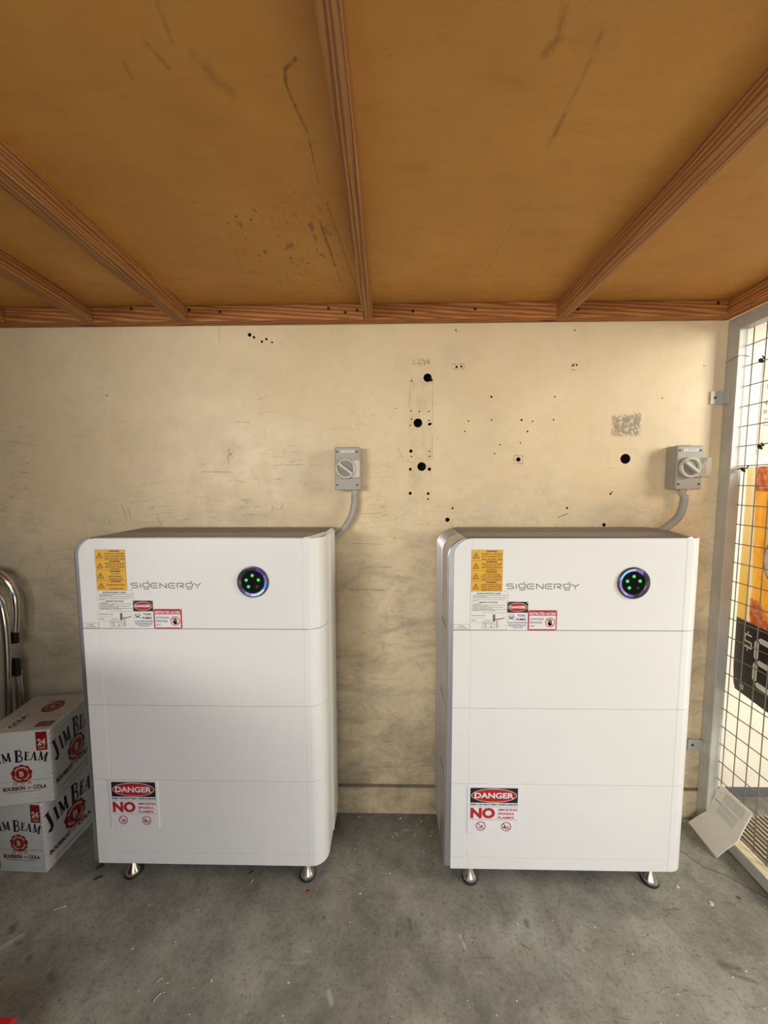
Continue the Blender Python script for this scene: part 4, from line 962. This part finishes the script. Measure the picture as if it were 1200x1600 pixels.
# ------------------------------------------------------------------ red crate corner
b = MB(); rt = empty('red_crate', (-.925, -.802, 0), 'bright red plastic crate cut off by the bottom left corner', 'crate')
b.box((-.15, -.10, 0), (.118, .090, .19), 'redplastic'); b.build('crate_body', parent=rt, bevel=.006)
b = MB(); b.box((-.155, -.105, .19), (.123, .095, .204), 'redplastic'); b.build('crate_rim', parent=rt, bevel=.004)

# ------------------------------------------------------------------ floor bits
def chip(x, y, s, mat, ln=1.0, rz=0.0, name='paint_chip', label='', cat='chip'):
    b = MB(); n = 7; vs = []; 
    for zz_, sc in ((.0004, 1.0), (.0018+s*.25, .72)):
        for i in range(n):
            a = 2*pi*i/n; r = s*(.75+.4*random.random())*sc; vs.append((math.cos(a)*r*ln, math.sin(a)*r, zz_))
    b.add(vs, [tuple(range(n))[::-1], tuple(n+i for i in range(n))]+[(i, (i+1) % n, n+(i+1) % n, n+i) for i in range(n)], mat)
    o = b.build(name, label=label, cat=cat); o.location = (x, y, 0); o.rotation_euler.z = rz
chip(1.022, -.306, .0085, 'debris', label='largest white chip on the floor in front of the right unit right foot')
chip(.953, -.257, .006, 'debris', label='pale crumb beside the right unit right front foot')
chip(-1.021, -.225, .012, 'darkdebris', 1.2, .4, 'plastic_scrap', 'black plastic scrap against the left unit left front foot', 'scrap')
chip(-.999, -.261, .0060, 'darkdebris', 2.4, .5, 'plastic_scrap', 'dark oblong scrap in front of the left unit left front foot', 'scrap')
chip(-.483, -.235, .0042, 'darkdebris', 2.2, .7, 'plastic_scrap', 'small dark scrap under the front edge of the left unit', 'scrap')
chip(-.272, -.290, .0050, 'redplastic', 1.3, .2, 'red_scrap', 'tiny red scrap in front of the left unit right foot', 'scrap')
chip(-.486, -.511, .0036, 'debris', 1.2, 0, 'paint_chip', 'tiny white chip on the floor well in front of the left unit')
chip(1.125, -.288, .0038, 'darkdebris', 1.8, -.5, 'plastic_scrap', 'small dark scrap beside the floor crack near the gate', 'scrap')
def shaving(x, y, l, rz, label):
    b = MB(); b.tube([(-l/2, 0, .0016), (0, .0015, .002), (l/2, 0, .0016)], .0013, 'debris', 6, 3); o = b.build('wood_sliver', label=label, cat='sliver'); o.location = (x, y, 0); o.rotation_euler.z = rz
shaving(-.612, -.546, .020, 1.0, 'short pale sliver on the floor, nearest the bottom edge of the picture')
shaving(-1.05, -.352, .034, .35, 'pale sliver on the floor in front of the cartons')
shaving(-.47, -.265, .012, 1.1, 'tiny pale sliver in front of the left unit')
shaving(-.626, -.513, .014, .6, 'tiny pale sliver lying near the sliver close to the bottom edge')
b = MB()
for i in range(420):
    x = random.uniform(-1.25, 1.2); y = random.choice((random.uniform(-.16, -.01), random.uniform(-.6, -.01)))
    if x > .5 and random.random() < .5: y = random.uniform(-.7, -.2)
    if (-1.0 < x < -.19 or .16 < x < .97) and y > -.33 or (x < -.96 and y > -.3) or (x > 1.14 and y > -.2): continue
    s_ = random.uniform(.0008, .0022); vs = []
    for zz_, sc in ((.0002, 1), (s_*.8, .5)):
        for k in range(5): a = 2*pi*k/5+i; r = s_*(.7+.6*random.random())*sc; vs.append((x+math.cos(a)*r*(1+(i % 3)*.6), y+math.sin(a)*r, zz_))
    b.add(vs, [(4, 3, 2, 1, 0), (5, 6, 7, 8, 9)]+[(k, (k+1) % 5, 5+(k+1) % 5, 5+k) for k in range(5)], 'debris' if i % 3 else 'darkdebris')
b.build('floor_grit', kind='stuff', label='fine pale and dark grit scattered over the concrete floor', cat='grit')
